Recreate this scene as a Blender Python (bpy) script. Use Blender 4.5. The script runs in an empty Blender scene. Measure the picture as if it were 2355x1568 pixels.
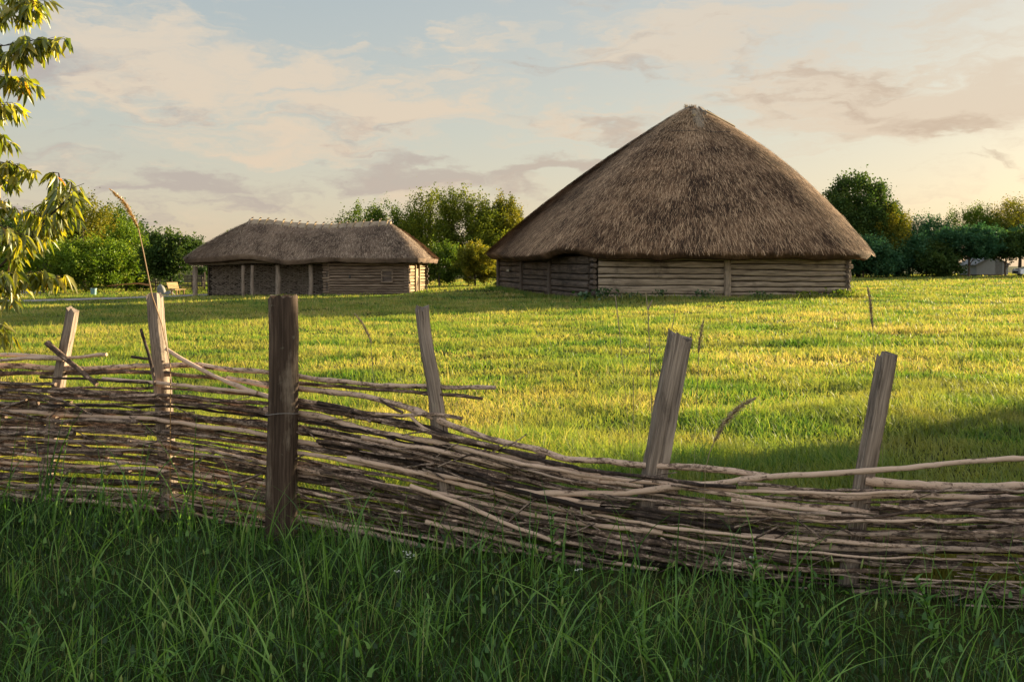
import bpy, math, random
import numpy as np
from mathutils import Vector

random.seed(7)
RNG = np.random.default_rng(11)
S = bpy.context.scene
COL = S.collection
R = math.radians

# ------------------------------------------------------------------ view constants
EYE = 1.7
FD = 2355 * 35 / 36          # focal length in units of a 2355 wide picture
CX, HY = 1177.5, 611.0       # optical axis / eye level in that picture


def D(px, py, Y):
    """point at depth Y seen at (px,py) of the 2355 px wide picture"""
    return Vector(((px - CX) / FD * Y, Y, EYE - (py - HY) / FD * Y))


# ------------------------------------------------------------------ noise
_T = np.random.default_rng(3).random((256, 256))


def vnoise(x, y):
    x = np.asarray(x, float); y = np.asarray(y, float)
    xi = np.floor(x).astype(int); yi = np.floor(y).astype(int)
    fx = x - xi; fy = y - yi
    fx = fx * fx * (3 - 2 * fx); fy = fy * fy * (3 - 2 * fy)
    a = _T[xi & 255, yi & 255]; b = _T[(xi + 1) & 255, yi & 255]
    c = _T[xi & 255, (yi + 1) & 255]; d = _T[(xi + 1) & 255, (yi + 1) & 255]
    return (a * (1 - fx) + b * fx) * (1 - fy) + (c * (1 - fx) + d * fx) * fy


def fbm(x, y, o=4):
    s = 0; a = 0.5; t = 0
    for i in range(o):
        s = s + a * vnoise(x * 2 ** i + 17.3 * i, y * 2 ** i + 5.1 * i); t += a; a *= 0.5
    return s / t


def sstep(a, b, x):
    t = np.clip((x - a) / (b - a), 0, 1)
    return t * t * (3 - 2 * t)


def G(x, y):
    """terrain height"""
    x = np.asarray(x, float); y = np.asarray(y, float)
    z = 0.012 * np.clip(x, -70, 70)
    w = sstep(8, 16, y) * (1 - sstep(90, 130, y))
    z = z + w * 0.10 * (fbm(x * 0.22 + 3, y * 0.30 + 9, 3) - 0.5)
    z = z + w * 0.05 * (fbm(x * 0.9 + 31, y * 1.1 + 2, 2) - 0.5)
    z = z + 0.34 * np.exp(-(((x + 1.2) / 4.5) ** 2 + ((y - 63) / 7.5) ** 2))
    return z


def g(x, y):
    return float(G(x, y))


# ------------------------------------------------------------------ mesh helpers
class MB:
    def __init__(s):
        s.v = []; s.f = []; s.uv = []

    def face(s, idx, uvs=None):
        s.f.append(tuple(idx)); s.uv.append(uvs or [(0, 0)] * len(idx))

    def tube(s, pts, rad, seg=8, cap=True, u0=0.0, squash=None, jitter=0.0):
        pts = [Vector(p) for p in pts]
        n = len(pts)
        if not hasattr(rad, '__len__'):
            rad = [rad] * n
        t0 = (pts[1] - pts[0]).normalized()
        up = Vector((0, 0, 1)) if abs(t0.z) < 0.9 else Vector((0, 1, 0))
        base = len(s.v); u = u0; us = []
        vo = random.random() * 7
        nrm = None
        for i in range(n):
            t = (pts[min(i + 1, n - 1)] - pts[max(i - 1, 0)])
            t = t.normalized() if t.length > 1e-9 else t0
            if nrm is None:
                nrm = t.cross(up).normalized()
            else:
                nrm = (nrm - t * nrm.dot(t)).normalized()
            bn = t.cross(nrm)
            if i:
                u += (pts[i] - pts[i - 1]).length
            us.append(u)
            for k in range(seg):
                a = 2 * math.pi * k / seg
                r = rad[i] * (1 + (random.random() - .5) * jitter)
                if squash:
                    c, sn = math.cos(a), math.sin(a)
                    q = squash
                    m = (abs(c) ** q + abs(sn) ** q) ** (-1 / q)
                    r *= m
                s.v.append(pts[i] + nrm * (math.cos(a) * r) + bn * (math.sin(a) * r))
        for i in range(n - 1):
            ra = rad[i]
            for k in range(seg):
                k2 = (k + 1) % seg
                a, b = base + i * seg + k, base + i * seg + k2
                va, vb = vo + k / seg * 6.28 * ra, vo + (k + 1) / seg * 6.28 * ra
                s.face((a, b, b + seg, a + seg), [(us[i], va), (us[i], vb), (us[i + 1], vb), (us[i + 1], va)])
        if cap:
            s.face([base + k for k in range(seg)][::-1], [(u0 + .3 * math.cos(k), vo + .3 * math.sin(k)) for k in range(seg)])
            e = base + (n - 1) * seg
            s.face([e + k for k in range(seg)], [(u0 + .3 * math.cos(k), vo + .3 * math.sin(k)) for k in range(seg)])
        return s

    def box(s, c, ax, ay, az, bev=0.0):
        """box with centre c and half-axes ax, ay, az; bev chamfers the long edges"""
        c, ax, ay, az = Vector(c), Vector(ax), Vector(ay), Vector(az)
        b = len(s.v)
        L = ax.length * 2
        # profile in ay/az
        if bev > 0:
            ky = max(0.05, 1 - bev / ay.length); kz = max(0.05, 1 - bev / az.length)
            pr = [(ky, 1), (1, kz), (1, -kz), (ky, -1), (-ky, -1), (-1, -kz), (-1, kz), (-ky, 1)]
        else:
            pr = [(1, 1), (1, -1), (-1, -1), (-1, 1)]
        n = len(pr); uo = random.random() * 9; vo = random.random() * 9
        for sx in (-1, 1):
            for (p, q) in pr:
                s.v.append(c + ax * sx + ay * p + az * q)
        per = 0
        for k in range(n):
            k2 = (k + 1) % n
            d = (ay * (pr[k2][0] - pr[k][0]) + az * (pr[k2][1] - pr[k][1])).length
            s.face((b + k, b + k2, b + n + k2, b + n + k), [(uo, vo + per), (uo, vo + per + d), (uo + L, vo + per + d), (uo + L, vo + per)])
            per += d
        s.face([b + k for k in range(n)][::-1], [(uo, vo)] * n)
        s.face([b + n + k for k in range(n)], [(uo, vo)] * n)
        return s

    def build(s, name, mat, parent=None, smooth=True, loc=None):
        me = bpy.data.meshes.new(name)
        org = Vector((0, 0, 0))
        if loc is not None:
            org = Vector(loc)
        elif parent is not None:
            org = Vector(parent['_org'])
        me.from_pydata([v - org for v in s.v], [], s.f)
        uvl = me.uv_layers.new(name='UVMap')
        flat = [c for f in s.uv for uv in f for c in uv]
        uvl.data.foreach_set('uv', flat)
        return link(me, name, mat, parent, smooth, org)


def link(me, name, mat, parent=None, smooth=True, org=Vector((0, 0, 0))):
    me.materials.append(mat)
    if smooth:
        me.polygons.foreach_set('use_smooth', [True] * len(me.polygons))
        try:
            me.set_sharp_from_angle(angle=R(50))
        except Exception:
            pass
    o = bpy.data.objects.new(name, me)
    COL.objects.link(o)
    if parent is not None:
        o.parent = parent
        if '_org' in parent.keys() and parent.type != 'EMPTY':
            o.location = org - Vector(parent['_org'])
        o['_org'] = tuple(org)
    else:
        o.location = org
        o['_org'] = tuple(org)
    return o


def npmesh(name, V, nper, mat, parent=None, rnd=None, hgt=None, smooth=False, extra_tri=None, org=(0, 0, 0), uv=None):
    """V: (nfaces*nper,3) loose faces in order, or (V,faces) with faces (F,nper) int arrays list"""
    me = bpy.data.meshes.new(name)
    if isinstance(V, tuple):
        verts, faces = V
    else:
        verts = V; faces = [np.arange(len(V)).reshape(-1, nper)]
    verts = verts - np.asarray(org, float)
    me.vertices.add(len(verts))
    me.vertices.foreach_set('co', np.ascontiguousarray(verts, np.float32).ravel())
    loops = np.concatenate([f.ravel() for f in faces])
    tot = np.concatenate([np.full(len(f), f.shape[1]) for f in faces])
    start = np.concatenate([[0], np.cumsum(tot)[:-1]])
    me.loops.add(len(loops)); me.loops.foreach_set('vertex_index', loops.astype(np.int32))
    me.polygons.add(len(tot)); me.polygons.foreach_set('loop_start', start.astype(np.int32))
    me.update(calc_edges=True)
    for nm, a in (('rnd', rnd), ('hgt', hgt)):
        if a is not None:
            at = me.attributes.new(nm, 'FLOAT', 'POINT')
            at.data.foreach_set('value', np.ascontiguousarray(a, np.float32))
    if uv is not None:
        uvl = me.uv_layers.new(name='UVMap')
        uvl.data.foreach_set('uv', np.ascontiguousarray(uv[loops], np.float32).ravel())
    me.materials.append(mat)
    if smooth:
        me.polygons.foreach_set('use_smooth', [True] * len(me.polygons))
    o = bpy.data.objects.new(name, me); COL.objects.link(o)
    if parent is not None:
        o.parent = parent
    else:
        o.location = org
    o['_org'] = tuple(org)
    return o


def tag(o, label=None, cat=None, group=None, kind=None):
    if label: o['label'] = label
    if cat: o['category'] = cat
    if group: o['group'] = group
    if kind: o['kind'] = kind
    return o


def thing(name, loc, label, cat, group=None):
    o = bpy.data.objects.new(name, None); COL.objects.link(o)
    o.location = loc; o['_org'] = tuple(loc); o.empty_display_size = 0.2
    return tag(o, label, cat, group)


# ------------------------------------------------------------------ materials
class NT:
    def __init__(s, mat):
        s.t = mat.node_tree; s.n = s.t.nodes; s.l = s.t.links

    def __call__(s, typ, **kw):
        n = s.n.new(typ)
        for k, v in kw.items():
            if k == 'ins':
                for a, b in v.items():
                    if isinstance(b, bpy.types.NodeSocket):
                        s.l.new(b, n.inputs[a])
                    else:
                        n.inputs[a].default_value = b
            else:
                setattr(n, k, v)
        return n

    def ramp(s, fac, stops):
        n = s.n.new('ShaderNodeValToRGB')
        cr = n.color_ramp
        while len(cr.elements) < len(stops):
            cr.elements.new(0.5)
        for e, (p, c) in zip(cr.elements, stops):
            e.position = p; e.color = (*c, 1) if len(c) == 3 else c
        s.l.new(fac, n.inputs[0])
        return n.outputs[0]

    def math(s, op, a, b=None, c=None):
        n = s.n.new('ShaderNodeMath'); n.operation = op
        for i, x in enumerate((a, b, c)):
            if x is None: continue
            if isinstance(x, bpy.types.NodeSocket): s.l.new(x, n.inputs[i])
            else: n.inputs[i].default_value = x
        return n.outputs[0]

    def mix(s, fac, a, b, blend='MIX'):
        n = s.n.new('ShaderNodeMix'); n.data_type = 'RGBA'; n.blend_type = blend
        for i, x in ((0, fac), (6, a), (7, b)):
            if isinstance(x, bpy.types.NodeSocket): s.l.new(x, n.inputs[i])
            else: n.inputs[i].default_value = x if i == 0 else ((*x, 1) if len(x) == 3 else x)
        return n.outputs[2]


def newmat(name):
    m = bpy.data.materials.new(name); m.use_nodes = True
    m.node_tree.nodes.clear()
    nt = NT(m)
    out = nt('ShaderNodeOutputMaterial')
    return m, nt, out


def attr(nt, name):
    n = nt('ShaderNodeAttribute'); n.attribute_name = name
    return n.outputs['Fac']


def mat_leaf(name, stops, transl=0.45, tip=None, patch=None, gloss=0.04, tl_tint=(1.15, 1.1, .6), vary=None):
    m, nt, out = newmat(name)
    r = attr(nt, 'rnd')
    c = nt.ramp(r, stops)
    if patch:     # large yellow/straw patches in the meadow, fixed to the ground
        geo = nt('ShaderNodeNewGeometry')
        no = nt('ShaderNodeTexNoise', ins={'Vector': geo.outputs['Position'], 'Scale': patch[1], 'Detail': 3.0})
        f = nt.ramp(no.outputs['Fac'], [(0.42, (0, 0, 0)), (0.68, (1, 1, 1))])
        c = nt.mix(nt.math('MULTIPLY', f, patch[2]), c, patch[0])
    if tip:
        h = attr(nt, 'hgt')
        f = nt.ramp(h, [(tip[1], (0, 0, 0)), (1.0, (1, 1, 1))])
        c = nt.mix(nt.math('MULTIPLY', f, tip[2]), c, tip[0])
    d = nt('ShaderNodeBsdfDiffuse', ins={'Color': c})
    tc = nt.mix(1.0, c, tl_tint, 'MULTIPLY')
    t = nt('ShaderNodeBsdfTranslucent', ins={'Color': tc})
    mx = nt('ShaderNodeMixShader', ins={0: transl, 1: d.outputs[0], 2: t.outputs[0]})
    gl = nt('ShaderNodeBsdfGlossy', ins={'Color': (1, 1, 1, 1), 'Roughness': 0.45})
    m2 = nt('ShaderNodeMixShader', ins={0: gloss, 1: mx.outputs[0], 2: gl.outputs[0]})
    nt.l.new(m2.outputs[0], out.inputs[0])
    return m


def mat_wood(name, dark, mid, light, su=1.2, sv=28.0, crack=0.6, stain=None, rough=0.85, bump=0.6, lich=None):
    m, nt, out = newmat(name)
    uv = nt('ShaderNodeUVMap')
    mp = nt('ShaderNodeMapping', ins={'Vector': uv.outputs[0], 'Scale': (su, sv, 1)})
    n1 = nt('ShaderNodeTexNoise', ins={'Vector': mp.outputs[0], 'Scale': 1.0, 'Detail': 5.0, 'Roughness': 0.62, 'Distortion': 0.35})
    mp2 = nt('ShaderNodeMapping', ins={'Vector': uv.outputs[0], 'Scale': (su * 0.9, sv * 0.22, 1)})
    n2 = nt('ShaderNodeTexNoise', ins={'Vector': mp2.outputs[0], 'Scale': 1.0, 'Detail': 4.0, 'Roughness': 0.6})
    mp3 = nt('ShaderNodeMapping', ins={'Vector': uv.outputs[0], 'Scale': (su * 0.8, sv * 1.4, 1)})
    n3 = nt('ShaderNodeTexNoise', ins={'Vector': mp3.outputs[0], 'Scale': 1.0, 'Detail': 3.0, 'Distortion': 0.6})
    f = nt.math('ADD', nt.math('MULTIPLY', n1.outputs['Fac'], 0.6), nt.math('MULTIPLY', n2.outputs['Fac'], 0.4))
    c = nt.ramp(f, [(0.34, dark), (0.5, mid), (0.66, light)])
    cr = nt.ramp(n3.outputs['Fac'], [(0.30, (1, 1, 1)), (0.40, (0, 0, 0))])
    c = nt.mix(nt.math('MULTIPLY', cr, crack), c, tuple(0.25 * x for x in dark))
    if stain:
        geo = nt('ShaderNodeTexCoord')
        ns = nt('ShaderNodeTexNoise', ins={'Vector': nt('ShaderNodeMapping', ins={'Vector': geo.outputs['Object'], 'Scale': stain[4] if len(stain) > 4 else (1, 1, 1)}).outputs[0], 'Scale': stain[1], 'Detail': 7.0, 'Roughness': .7})
        fs = nt.ramp(ns.outputs['Fac'], [(stain[2], (0, 0, 0)), (stain[2] + .12, (1, 1, 1))])
        c = nt.mix(nt.math('MULTIPLY', fs, stain[3]), c, stain[0])
    if lich:
        geo = nt('ShaderNodeTexCoord')
        nl = nt('ShaderNodeTexNoise', ins={'Vector': geo.outputs['Object'], 'Scale': lich[1], 'Detail': 6.0, 'Roughness': .7})
        fl = nt.ramp(nl.outputs['Fac'], [(0.62, (0, 0, 0)), (0.68, (1, 1, 1))])
        c = nt.mix(nt.math('MULTIPLY', fl, lich[2]), c, lich[0])
    b = nt('ShaderNodeBsdfPrincipled', ins={'Base Color': c, 'Roughness': rough})
    b.inputs['Specular IOR Level'].default_value = 0.2
    h = nt.math('SUBTRACT', f, nt.math('MULTIPLY', cr, 0.5))
    bp = nt('ShaderNodeBump', ins={'Height': h, 'Strength': bump, 'Distance': 0.02})
    nt.l.new(bp.outputs[0], b.inputs['Normal'])
    nt.l.new(b.outputs[0], out.inputs[0])
    return m


def mat_bark(name, dark, mid, light, thr=0.5, su=7.0, sv=14.0):
    """fence sticks: pale weathered wood with dark bark flakes"""
    m, nt, out = newmat(name)
    uv = nt('ShaderNodeUVMap')
    mp = nt('ShaderNodeMapping', ins={'Vector': uv.outputs[0], 'Scale': (su, sv, 1)})
    n1 = nt('ShaderNodeTexNoise', ins={'Vector': mp.outputs[0], 'Scale': 1.0, 'Detail': 6.0, 'Roughness': 0.68})
    mp2 = nt('ShaderNodeMapping', ins={'Vector': uv.outputs[0], 'Scale': (su * 7, sv * 5, 1)})
    n2 = nt('ShaderNodeTexNoise', ins={'Vector': mp2.outputs[0], 'Scale': 1.0, 'Detail': 3.0, 'Roughness': 0.7})
    oi = nt('ShaderNodeObjectInfo')
    sh = nt.math('MULTIPLY', nt.math('SUBTRACT', oi.outputs['Random'], 0.5), 0.24)
    f = nt.math('ADD', nt.math('ADD', nt.math('MULTIPLY', n1.outputs['Fac'], .7), nt.math('MULTIPLY', n2.outputs['Fac'], .3)), sh)
    c = nt.ramp(f, [(thr - .13, dark), (thr - .02, mid), (thr + .05, light), (thr + .3, tuple(1.15 * x for x in light))])
    b = nt('ShaderNodeBsdfPrincipled', ins={'Base Color': c, 'Roughness': 0.85})
    b.inputs['Specular IOR Level'].default_value = 0.2
    bp = nt('ShaderNodeBump', ins={'Height': f, 'Strength': 0.9, 'Distance': 0.012})
    nt.l.new(bp.outputs[0], b.inputs['Normal'])
    nt.l.new(b.outputs[0], out.inputs[0])
    return m


def mat_thatch(name, stops, pale, su=14.0, sv=1.6):
    m, nt, out = newmat(name)
    uv = nt('ShaderNodeUVMap')
    mp = nt('ShaderNodeMapping', ins={'Vector': uv.outputs[0], 'Scale': (su, sv, 1)})
    n1 = nt('ShaderNodeTexNoise', ins={'Vector': mp.outputs[0], 'Scale': 1.0, 'Detail': 4.0, 'Roughness': .65})
    geo = nt('ShaderNodeTexCoord')
    n2 = nt('ShaderNodeTexNoise', ins={'Vector': geo.outputs['Object'], 'Scale': .5, 'Detail': 7.0, 'Roughness': .7})
    r = attr(nt, 'rnd')
    f = nt.math('ADD', nt.math('ADD', nt.math('MULTIPLY', n1.outputs['Fac'], .20), nt.math('MULTIPLY', r, .58)), nt.math('MULTIPLY_ADD', n2.outputs['Fac'], .95, -.24))
    c = nt.ramp(f, stops)
    pf = attr(nt, 'hgt')           # bundles re-laid near the top are younger, paler straw
    c = nt.mix(nt.math('MULTIPLY', pf, .75), c, pale)
    b = nt('ShaderNodeBsdfPrincipled', ins={'Base Color': c, 'Roughness': 0.9})
    b.inputs['Specular IOR Level'].default_value = 0.15
    bp = nt('ShaderNodeBump', ins={'Height': n1.outputs['Fac'], 'Strength': 0.8, 'Distance': 0.06})
    nt.l.new(bp.outputs[0], b.inputs['Normal'])
    nt.l.new(b.outputs[0], out.inputs[0])
    return m


def mat_plain(name, col, rough=0.6, metal=0.0, noise=0.15, scale=6.0):
    m, nt, out = newmat(name)
    tc = nt('ShaderNodeTexCoord')
    n = nt('ShaderNodeTexNoise', ins={'Vector': tc.outputs['Object'], 'Scale': scale, 'Detail': 4.0})
    c = nt.mix(nt.ramp(n.outputs['Fac'], [(.35, (0, 0, 0)), (.65, (1, 1, 1))]), tuple(x * (1 - noise) for x in col), tuple(min(1, x * (1 + noise)) for x in col))
    b = nt('ShaderNodeBsdfPrincipled', ins={'Base Color': c, 'Roughness': rough, 'Metallic': metal})
    nt.l.new(b.outputs[0], out.inputs[0])
    return m


M = {}
M['meadow'] = mat_leaf('meadow_grass', [(0, (.032, .10, .014)), (.28, (.085, .185, .022)), (.55, (.18, .26, .035)), (.78, (.36, .33, .09)), (1, (.50, .39, .17))], .45,
                       tip=((.38, .37, .09), .55, .4), patch=((.40, .31, .09), .6, .55), gloss=.02)
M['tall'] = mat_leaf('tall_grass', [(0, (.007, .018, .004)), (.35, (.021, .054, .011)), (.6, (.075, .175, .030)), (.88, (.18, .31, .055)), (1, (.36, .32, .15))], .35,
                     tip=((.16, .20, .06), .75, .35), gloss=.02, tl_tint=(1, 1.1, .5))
M['weed'] = mat_leaf('weed_leaf', [(0, (.02, .055, .015)), (.6, (.035, .09, .022)), (1, (.07, .13, .03))], .35, gloss=.05)
M['leaf_mid'] = mat_leaf('leaf_mid', [(0, (.035, .07, .010)), (.6, (.08, .13, .016)), (1, (.15, .17, .02))], .4, gloss=.008)
M['leaf_gold'] = mat_leaf('leaf_gold', [(0, (.06, .08, .010)), (.6, (.15, .15, .016)), (1, (.28, .22, .02))], .4, gloss=.008)
M['leaf_olive'] = mat_leaf('leaf_olive', [(0, (.05, .08, .010)), (.6, (.12, .15, .015)), (1, (.23, .22, .02))], .42, gloss=.008)
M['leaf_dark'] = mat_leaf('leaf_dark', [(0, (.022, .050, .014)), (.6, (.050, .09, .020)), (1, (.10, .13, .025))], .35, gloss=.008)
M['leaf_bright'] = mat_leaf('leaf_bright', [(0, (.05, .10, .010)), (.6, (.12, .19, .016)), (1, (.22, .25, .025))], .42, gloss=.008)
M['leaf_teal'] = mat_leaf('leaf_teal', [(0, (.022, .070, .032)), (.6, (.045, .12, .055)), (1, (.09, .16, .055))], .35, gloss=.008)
M['leaf_near'] = mat_leaf('leaf_near', [(0, (.08, .12, .012)), (.5, (.22, .24, .018)), (.98, (.38, .33, .025)), (1, (.36, .10, .03))], .55, gloss=.04, tl_tint=(1.3, 1.2, .5))
M['bark'] = mat_bark('bark', (.03, .022, .017), (.07, .05, .036), (.14, .105, .08))
M['stick'] = mat_bark('stick_bark', (.045, .030, .023), (.16, .105, .075), (.54, .38, .28), .505)
M['stick_dark'] = mat_bark('dark_stick_bark', (.022, .015, .012), (.085, .058, .044), (.34, .245, .185), .55)
M['post_dark'] = mat_wood('post_dark', (.022, .014, .010), (.062, .040, .028), (.13, .09, .065), 2.2, 90, .7, stain=((.25, .195, .145), 8, .52, .75, (1, 1, .2)), lich=((.24, .24, .18), 14, .35))
M['post_grey'] = mat_wood('post_grey', (.075, .055, .043), (.24, .185, .145), (.46, .365, .29), 2.2, 95, .8, stain=((.06, .045, .036), 14.0, .54, .75, (1, 1, .18)), lich=((.30, .27, .17), 14, .4))
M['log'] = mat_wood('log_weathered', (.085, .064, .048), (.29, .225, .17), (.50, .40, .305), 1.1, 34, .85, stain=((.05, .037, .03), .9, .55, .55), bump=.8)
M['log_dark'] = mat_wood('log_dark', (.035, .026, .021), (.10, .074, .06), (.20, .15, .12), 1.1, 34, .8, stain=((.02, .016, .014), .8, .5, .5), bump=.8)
M['log_pale'] = mat_wood('log_pale', (.12, .085, .05), (.30, .22, .13), (.48, .37, .22), 1.0, 22, .6)
M['log_house'] = mat_wood('log_house', (.055, .038, .028), (.18, .125, .09), (.42, .32, .23), 1.1, 36, .85, stain=((.32, .25, .18), .8, .60, .6), bump=.8)
M['twig'] = mat_wood('wattle_twig', (.07, .055, .045), (.20, .16, .13), (.40, .33, .27), 2.5, 10, .3)
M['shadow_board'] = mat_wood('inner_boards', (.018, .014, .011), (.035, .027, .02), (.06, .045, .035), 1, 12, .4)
M['beam'] = mat_wood('beam', (.06, .044, .034), (.16, .12, .09), (.30, .235, .175), 1.2, 26, .6)
M['thatch'] = mat_thatch('thatch_barn', [(.33, (.034, .021, .014)), (.47, (.098, .056, .034)), (.63, (.235, .138, .080)), (.82, (.50, .33, .20))], (.50, .33, .19))
M['thatch_house'] = mat_thatch('thatch_house', [(.34, (.06, .042, .031)), (.5, (.155, .105, .075)), (.66, (.27, .19, .135)), (.84, (.43, .32, .23))], (.42, .33, .22), 30, 5)
M['ridge_straw'] = mat_thatch('ridge_straw', [(.2, (.22, .16, .11)), (.4, (.36, .28, .20)), (.6, (.50, .40, .29))], (.45, .36, .25), 30, 6)
M['board'] = mat_wood('grey_board', (.07, .058, .05), (.16, .135, .115), (.28, .235, .20), 1.5, 24, .6)
M['wire'] = mat_plain('wire', (.30, .27, .24), .5, .6)
M['wire_dark'] = mat_plain('wire_dark', (.05, .035, .028), .8)
M['reed'] = mat_leaf('reed_gold', [(0, (.30, .17, .05)), (1, (.48, .30, .10))], .4)
M['seed'] = mat_leaf('seed_head', [(0, (.34, .26, .17)), (1, (.62, .50, .35))], .3)
M['flower'] = mat_leaf('white_petals', [(0, (.6, .6, .52)), (1, (.8, .8, .72))], .3)
M['bin'] = mat_plain('bin_paint', (.13, .25, .25), .5)
M['bench'] = mat_wood('bench_wood', (.14, .085, .04), (.33, .21, .10), (.48, .33, .17), 1.2, 16, .3)
M['rock'] = mat_plain('rock', (.16, .155, .145), .9, 0, .35, 3)
M['car'] = mat_plain('car_paint', (.55, .57, .60), .25, .2, .02)
M['glass'] = mat_plain('dark_glass', (.03, .035, .04), .1, 0, .05)
M['rubber'] = mat_plain('rubber', (.02, .02, .02), .8)
M['lamp'] = mat_plain('lamp_glass', (.7, .7, .72), .15)
M['white'] = mat_plain('white_plaster', (.40, .41, .42), .85, 0, .06)
M['roofgrey'] = mat_plain('grey_roofing', (.22, .22, .22), .8)
M['plaque'] = mat_plain('plaque', (.30, .27, .22), .7)

m, nt, out = newmat('soil_and_turf')
geo = nt('ShaderNodeNewGeometry')
n1 = nt('ShaderNodeTexNoise', ins={'Vector': geo.outputs['Position'], 'Scale': 1.1, 'Detail': 8.0, 'Roughness': .65})
n2 = nt('ShaderNodeTexNoise', ins={'Vector': geo.outputs['Position'], 'Scale': 24.0, 'Detail': 4.0})
c = nt.ramp(n1.outputs['Fac'], [(.35, (.022, .030, .008)), (.52, (.040, .048, .012)), (.7, (.085, .072, .028))])
c = nt.mix(nt.math('MULTIPLY', n2.outputs['Fac'], .6), c, (.018, .022, .007))
b = nt('ShaderNodeBsdfPrincipled', ins={'Base Color': c, 'Roughness': 1.0}); b.inputs['Specular IOR Level'].default_value = .05
bp = nt('ShaderNodeBump', ins={'Height': n2.outputs['Fac'], 'Strength': 1.0, 'Distance': .08}); nt.l.new(bp.outputs[0], b.inputs['Normal'])
nt.l.new(b.outputs[0], out.inputs[0]); M['ground'] = m

m, nt, out = newmat('gravel_path')
geo = nt('ShaderNodeNewGeometry')
n1 = nt('ShaderNodeTexNoise', ins={'Vector': geo.outputs['Position'], 'Scale': 3.0, 'Detail': 8.0, 'Roughness': .75})
c = nt.ramp(n1.outputs['Fac'], [(.35, (.16, .14, .13)), (.65, (.32, .28, .25))])
b = nt('ShaderNodeBsdfPrincipled', ins={'Base Color': c, 'Roughness': .95}); nt.l.new(b.outputs[0], out.inputs[0]); M['path'] = m

# ------------------------------------------------------------------ sun and sky
SUN_EL = R(9.6)
SAZ = Vector((0.83, 0.557, 0)).normalized()
SDIR = Vector((SAZ.x * math.cos(SUN_EL), SAZ.y * math.cos(SUN_EL), math.sin(SUN_EL)))
sl = bpy.data.lights.new('sun', 'SUN'); sl.energy = 5.0; sl.angle = R(0.5); sl.color = (1.0, .81, .50)
so = bpy.data.objects.new('sun', sl); COL.objects.link(so)
so.rotation_euler = SDIR.to_track_quat('Z', 'Y').to_euler(); so.location = SDIR * 60

W = bpy.data.worlds.new('World'); S.world = W; W.use_nodes = True
wn = NT(W); W.node_tree.nodes.clear()
wo = wn('ShaderNodeOutputWorld')
sky = wn('ShaderNodeTexSky'); sky.sky_type = 'NISHITA'; sky.sun_disc = False
sky.sun_elevation = SUN_EL; sky.sun_rotation = math.atan2(SAZ.x, SAZ.y)
sky.air_density = 1.0; sky.dust_density = 1.5; sky.ozone_density = 1.0
tc = wn('ShaderNodeTexCoord')
dirv = wn('ShaderNodeVectorMath', operation='NORMALIZE', ins={0: tc.outputs['Generated']}).outputs[0]
sep = wn('ShaderNodeSeparateXYZ', ins={0: dirv})
dz = sep.outputs['Z']; dxn = sep.outputs['X']


wnz = wn('ShaderNodeTexNoise', ins={'Vector': wn('ShaderNodeMapping', ins={'Vector': dirv, 'Scale': (9, 9, 26)}).outputs[0], 'Scale': 1.0, 'Detail': 5.0, 'Roughness': .55})
wof = wn('ShaderNodeVectorMath', operation='MULTIPLY', ins={0: wn('ShaderNodeVectorMath', operation='SUBTRACT', ins={0: wnz.outputs['Color'], 1: (.5, .5, .5)}).outputs[0], 1: (.26, .26, .11)})
dirw = wn('ShaderNodeVectorMath', operation='ADD', ins={0: dirv, 1: wof.outputs[0]}).outputs[0]


def pxdir(px, py):
    return Vector(((px - CX) / FD, 1, (HY - py) / FD)).normalized()


def blob(px, py, wx, wy):
    c = pxdir(px, py)
    s = wn('ShaderNodeVectorMath', operation='SUBTRACT', ins={0: dirw, 1: tuple(c)})
    s2 = wn('ShaderNodeVectorMath', operation='MULTIPLY', ins={0: s.outputs[0], 1: (FD / wx, FD / wx, FD / wy)})
    ln = wn('ShaderNodeVectorMath', operation='LENGTH', ins={0: s2.outputs[0]})
    mr = wn('ShaderNodeMapRange', interpolation_type='SMOOTHSTEP', ins={'Value': ln.outputs['Value'], 1: 0.0, 2: 1.0, 3: 1.0, 4: 0.0})
    return mr.outputs[0]


def addall(xs):
    r = xs[0]
    for x in xs[1:]:
        r = wn.math('ADD', r, x)
    return r


# hazy evening air: pale blue overhead to cream near the horizon, warmer toward the sun
hz = wn.ramp(wn.math('MULTIPLY', dz, 3.2), [(0, (5.6, 4.3, 3.0)), (.14, (5.1, 4.3, 3.3)), (.42, (4.2, 4.15, 3.6)), (.80, (3.4, 3.75, 3.75)), (1, (2.9, 3.35, 3.6))])
warm = wn('ShaderNodeMapRange', interpolation_type='SMOOTHSTEP', ins={'Value': dxn, 1: -0.35, 2: 0.65, 3: 0.0, 4: 1.0}).outputs[0]
hz = wn.mix(wn.math('MULTIPLY', warm, .55), hz, (5.4, 4.6, 3.45))
base = wn.mix(.72, sky.outputs[0], hz)
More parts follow.
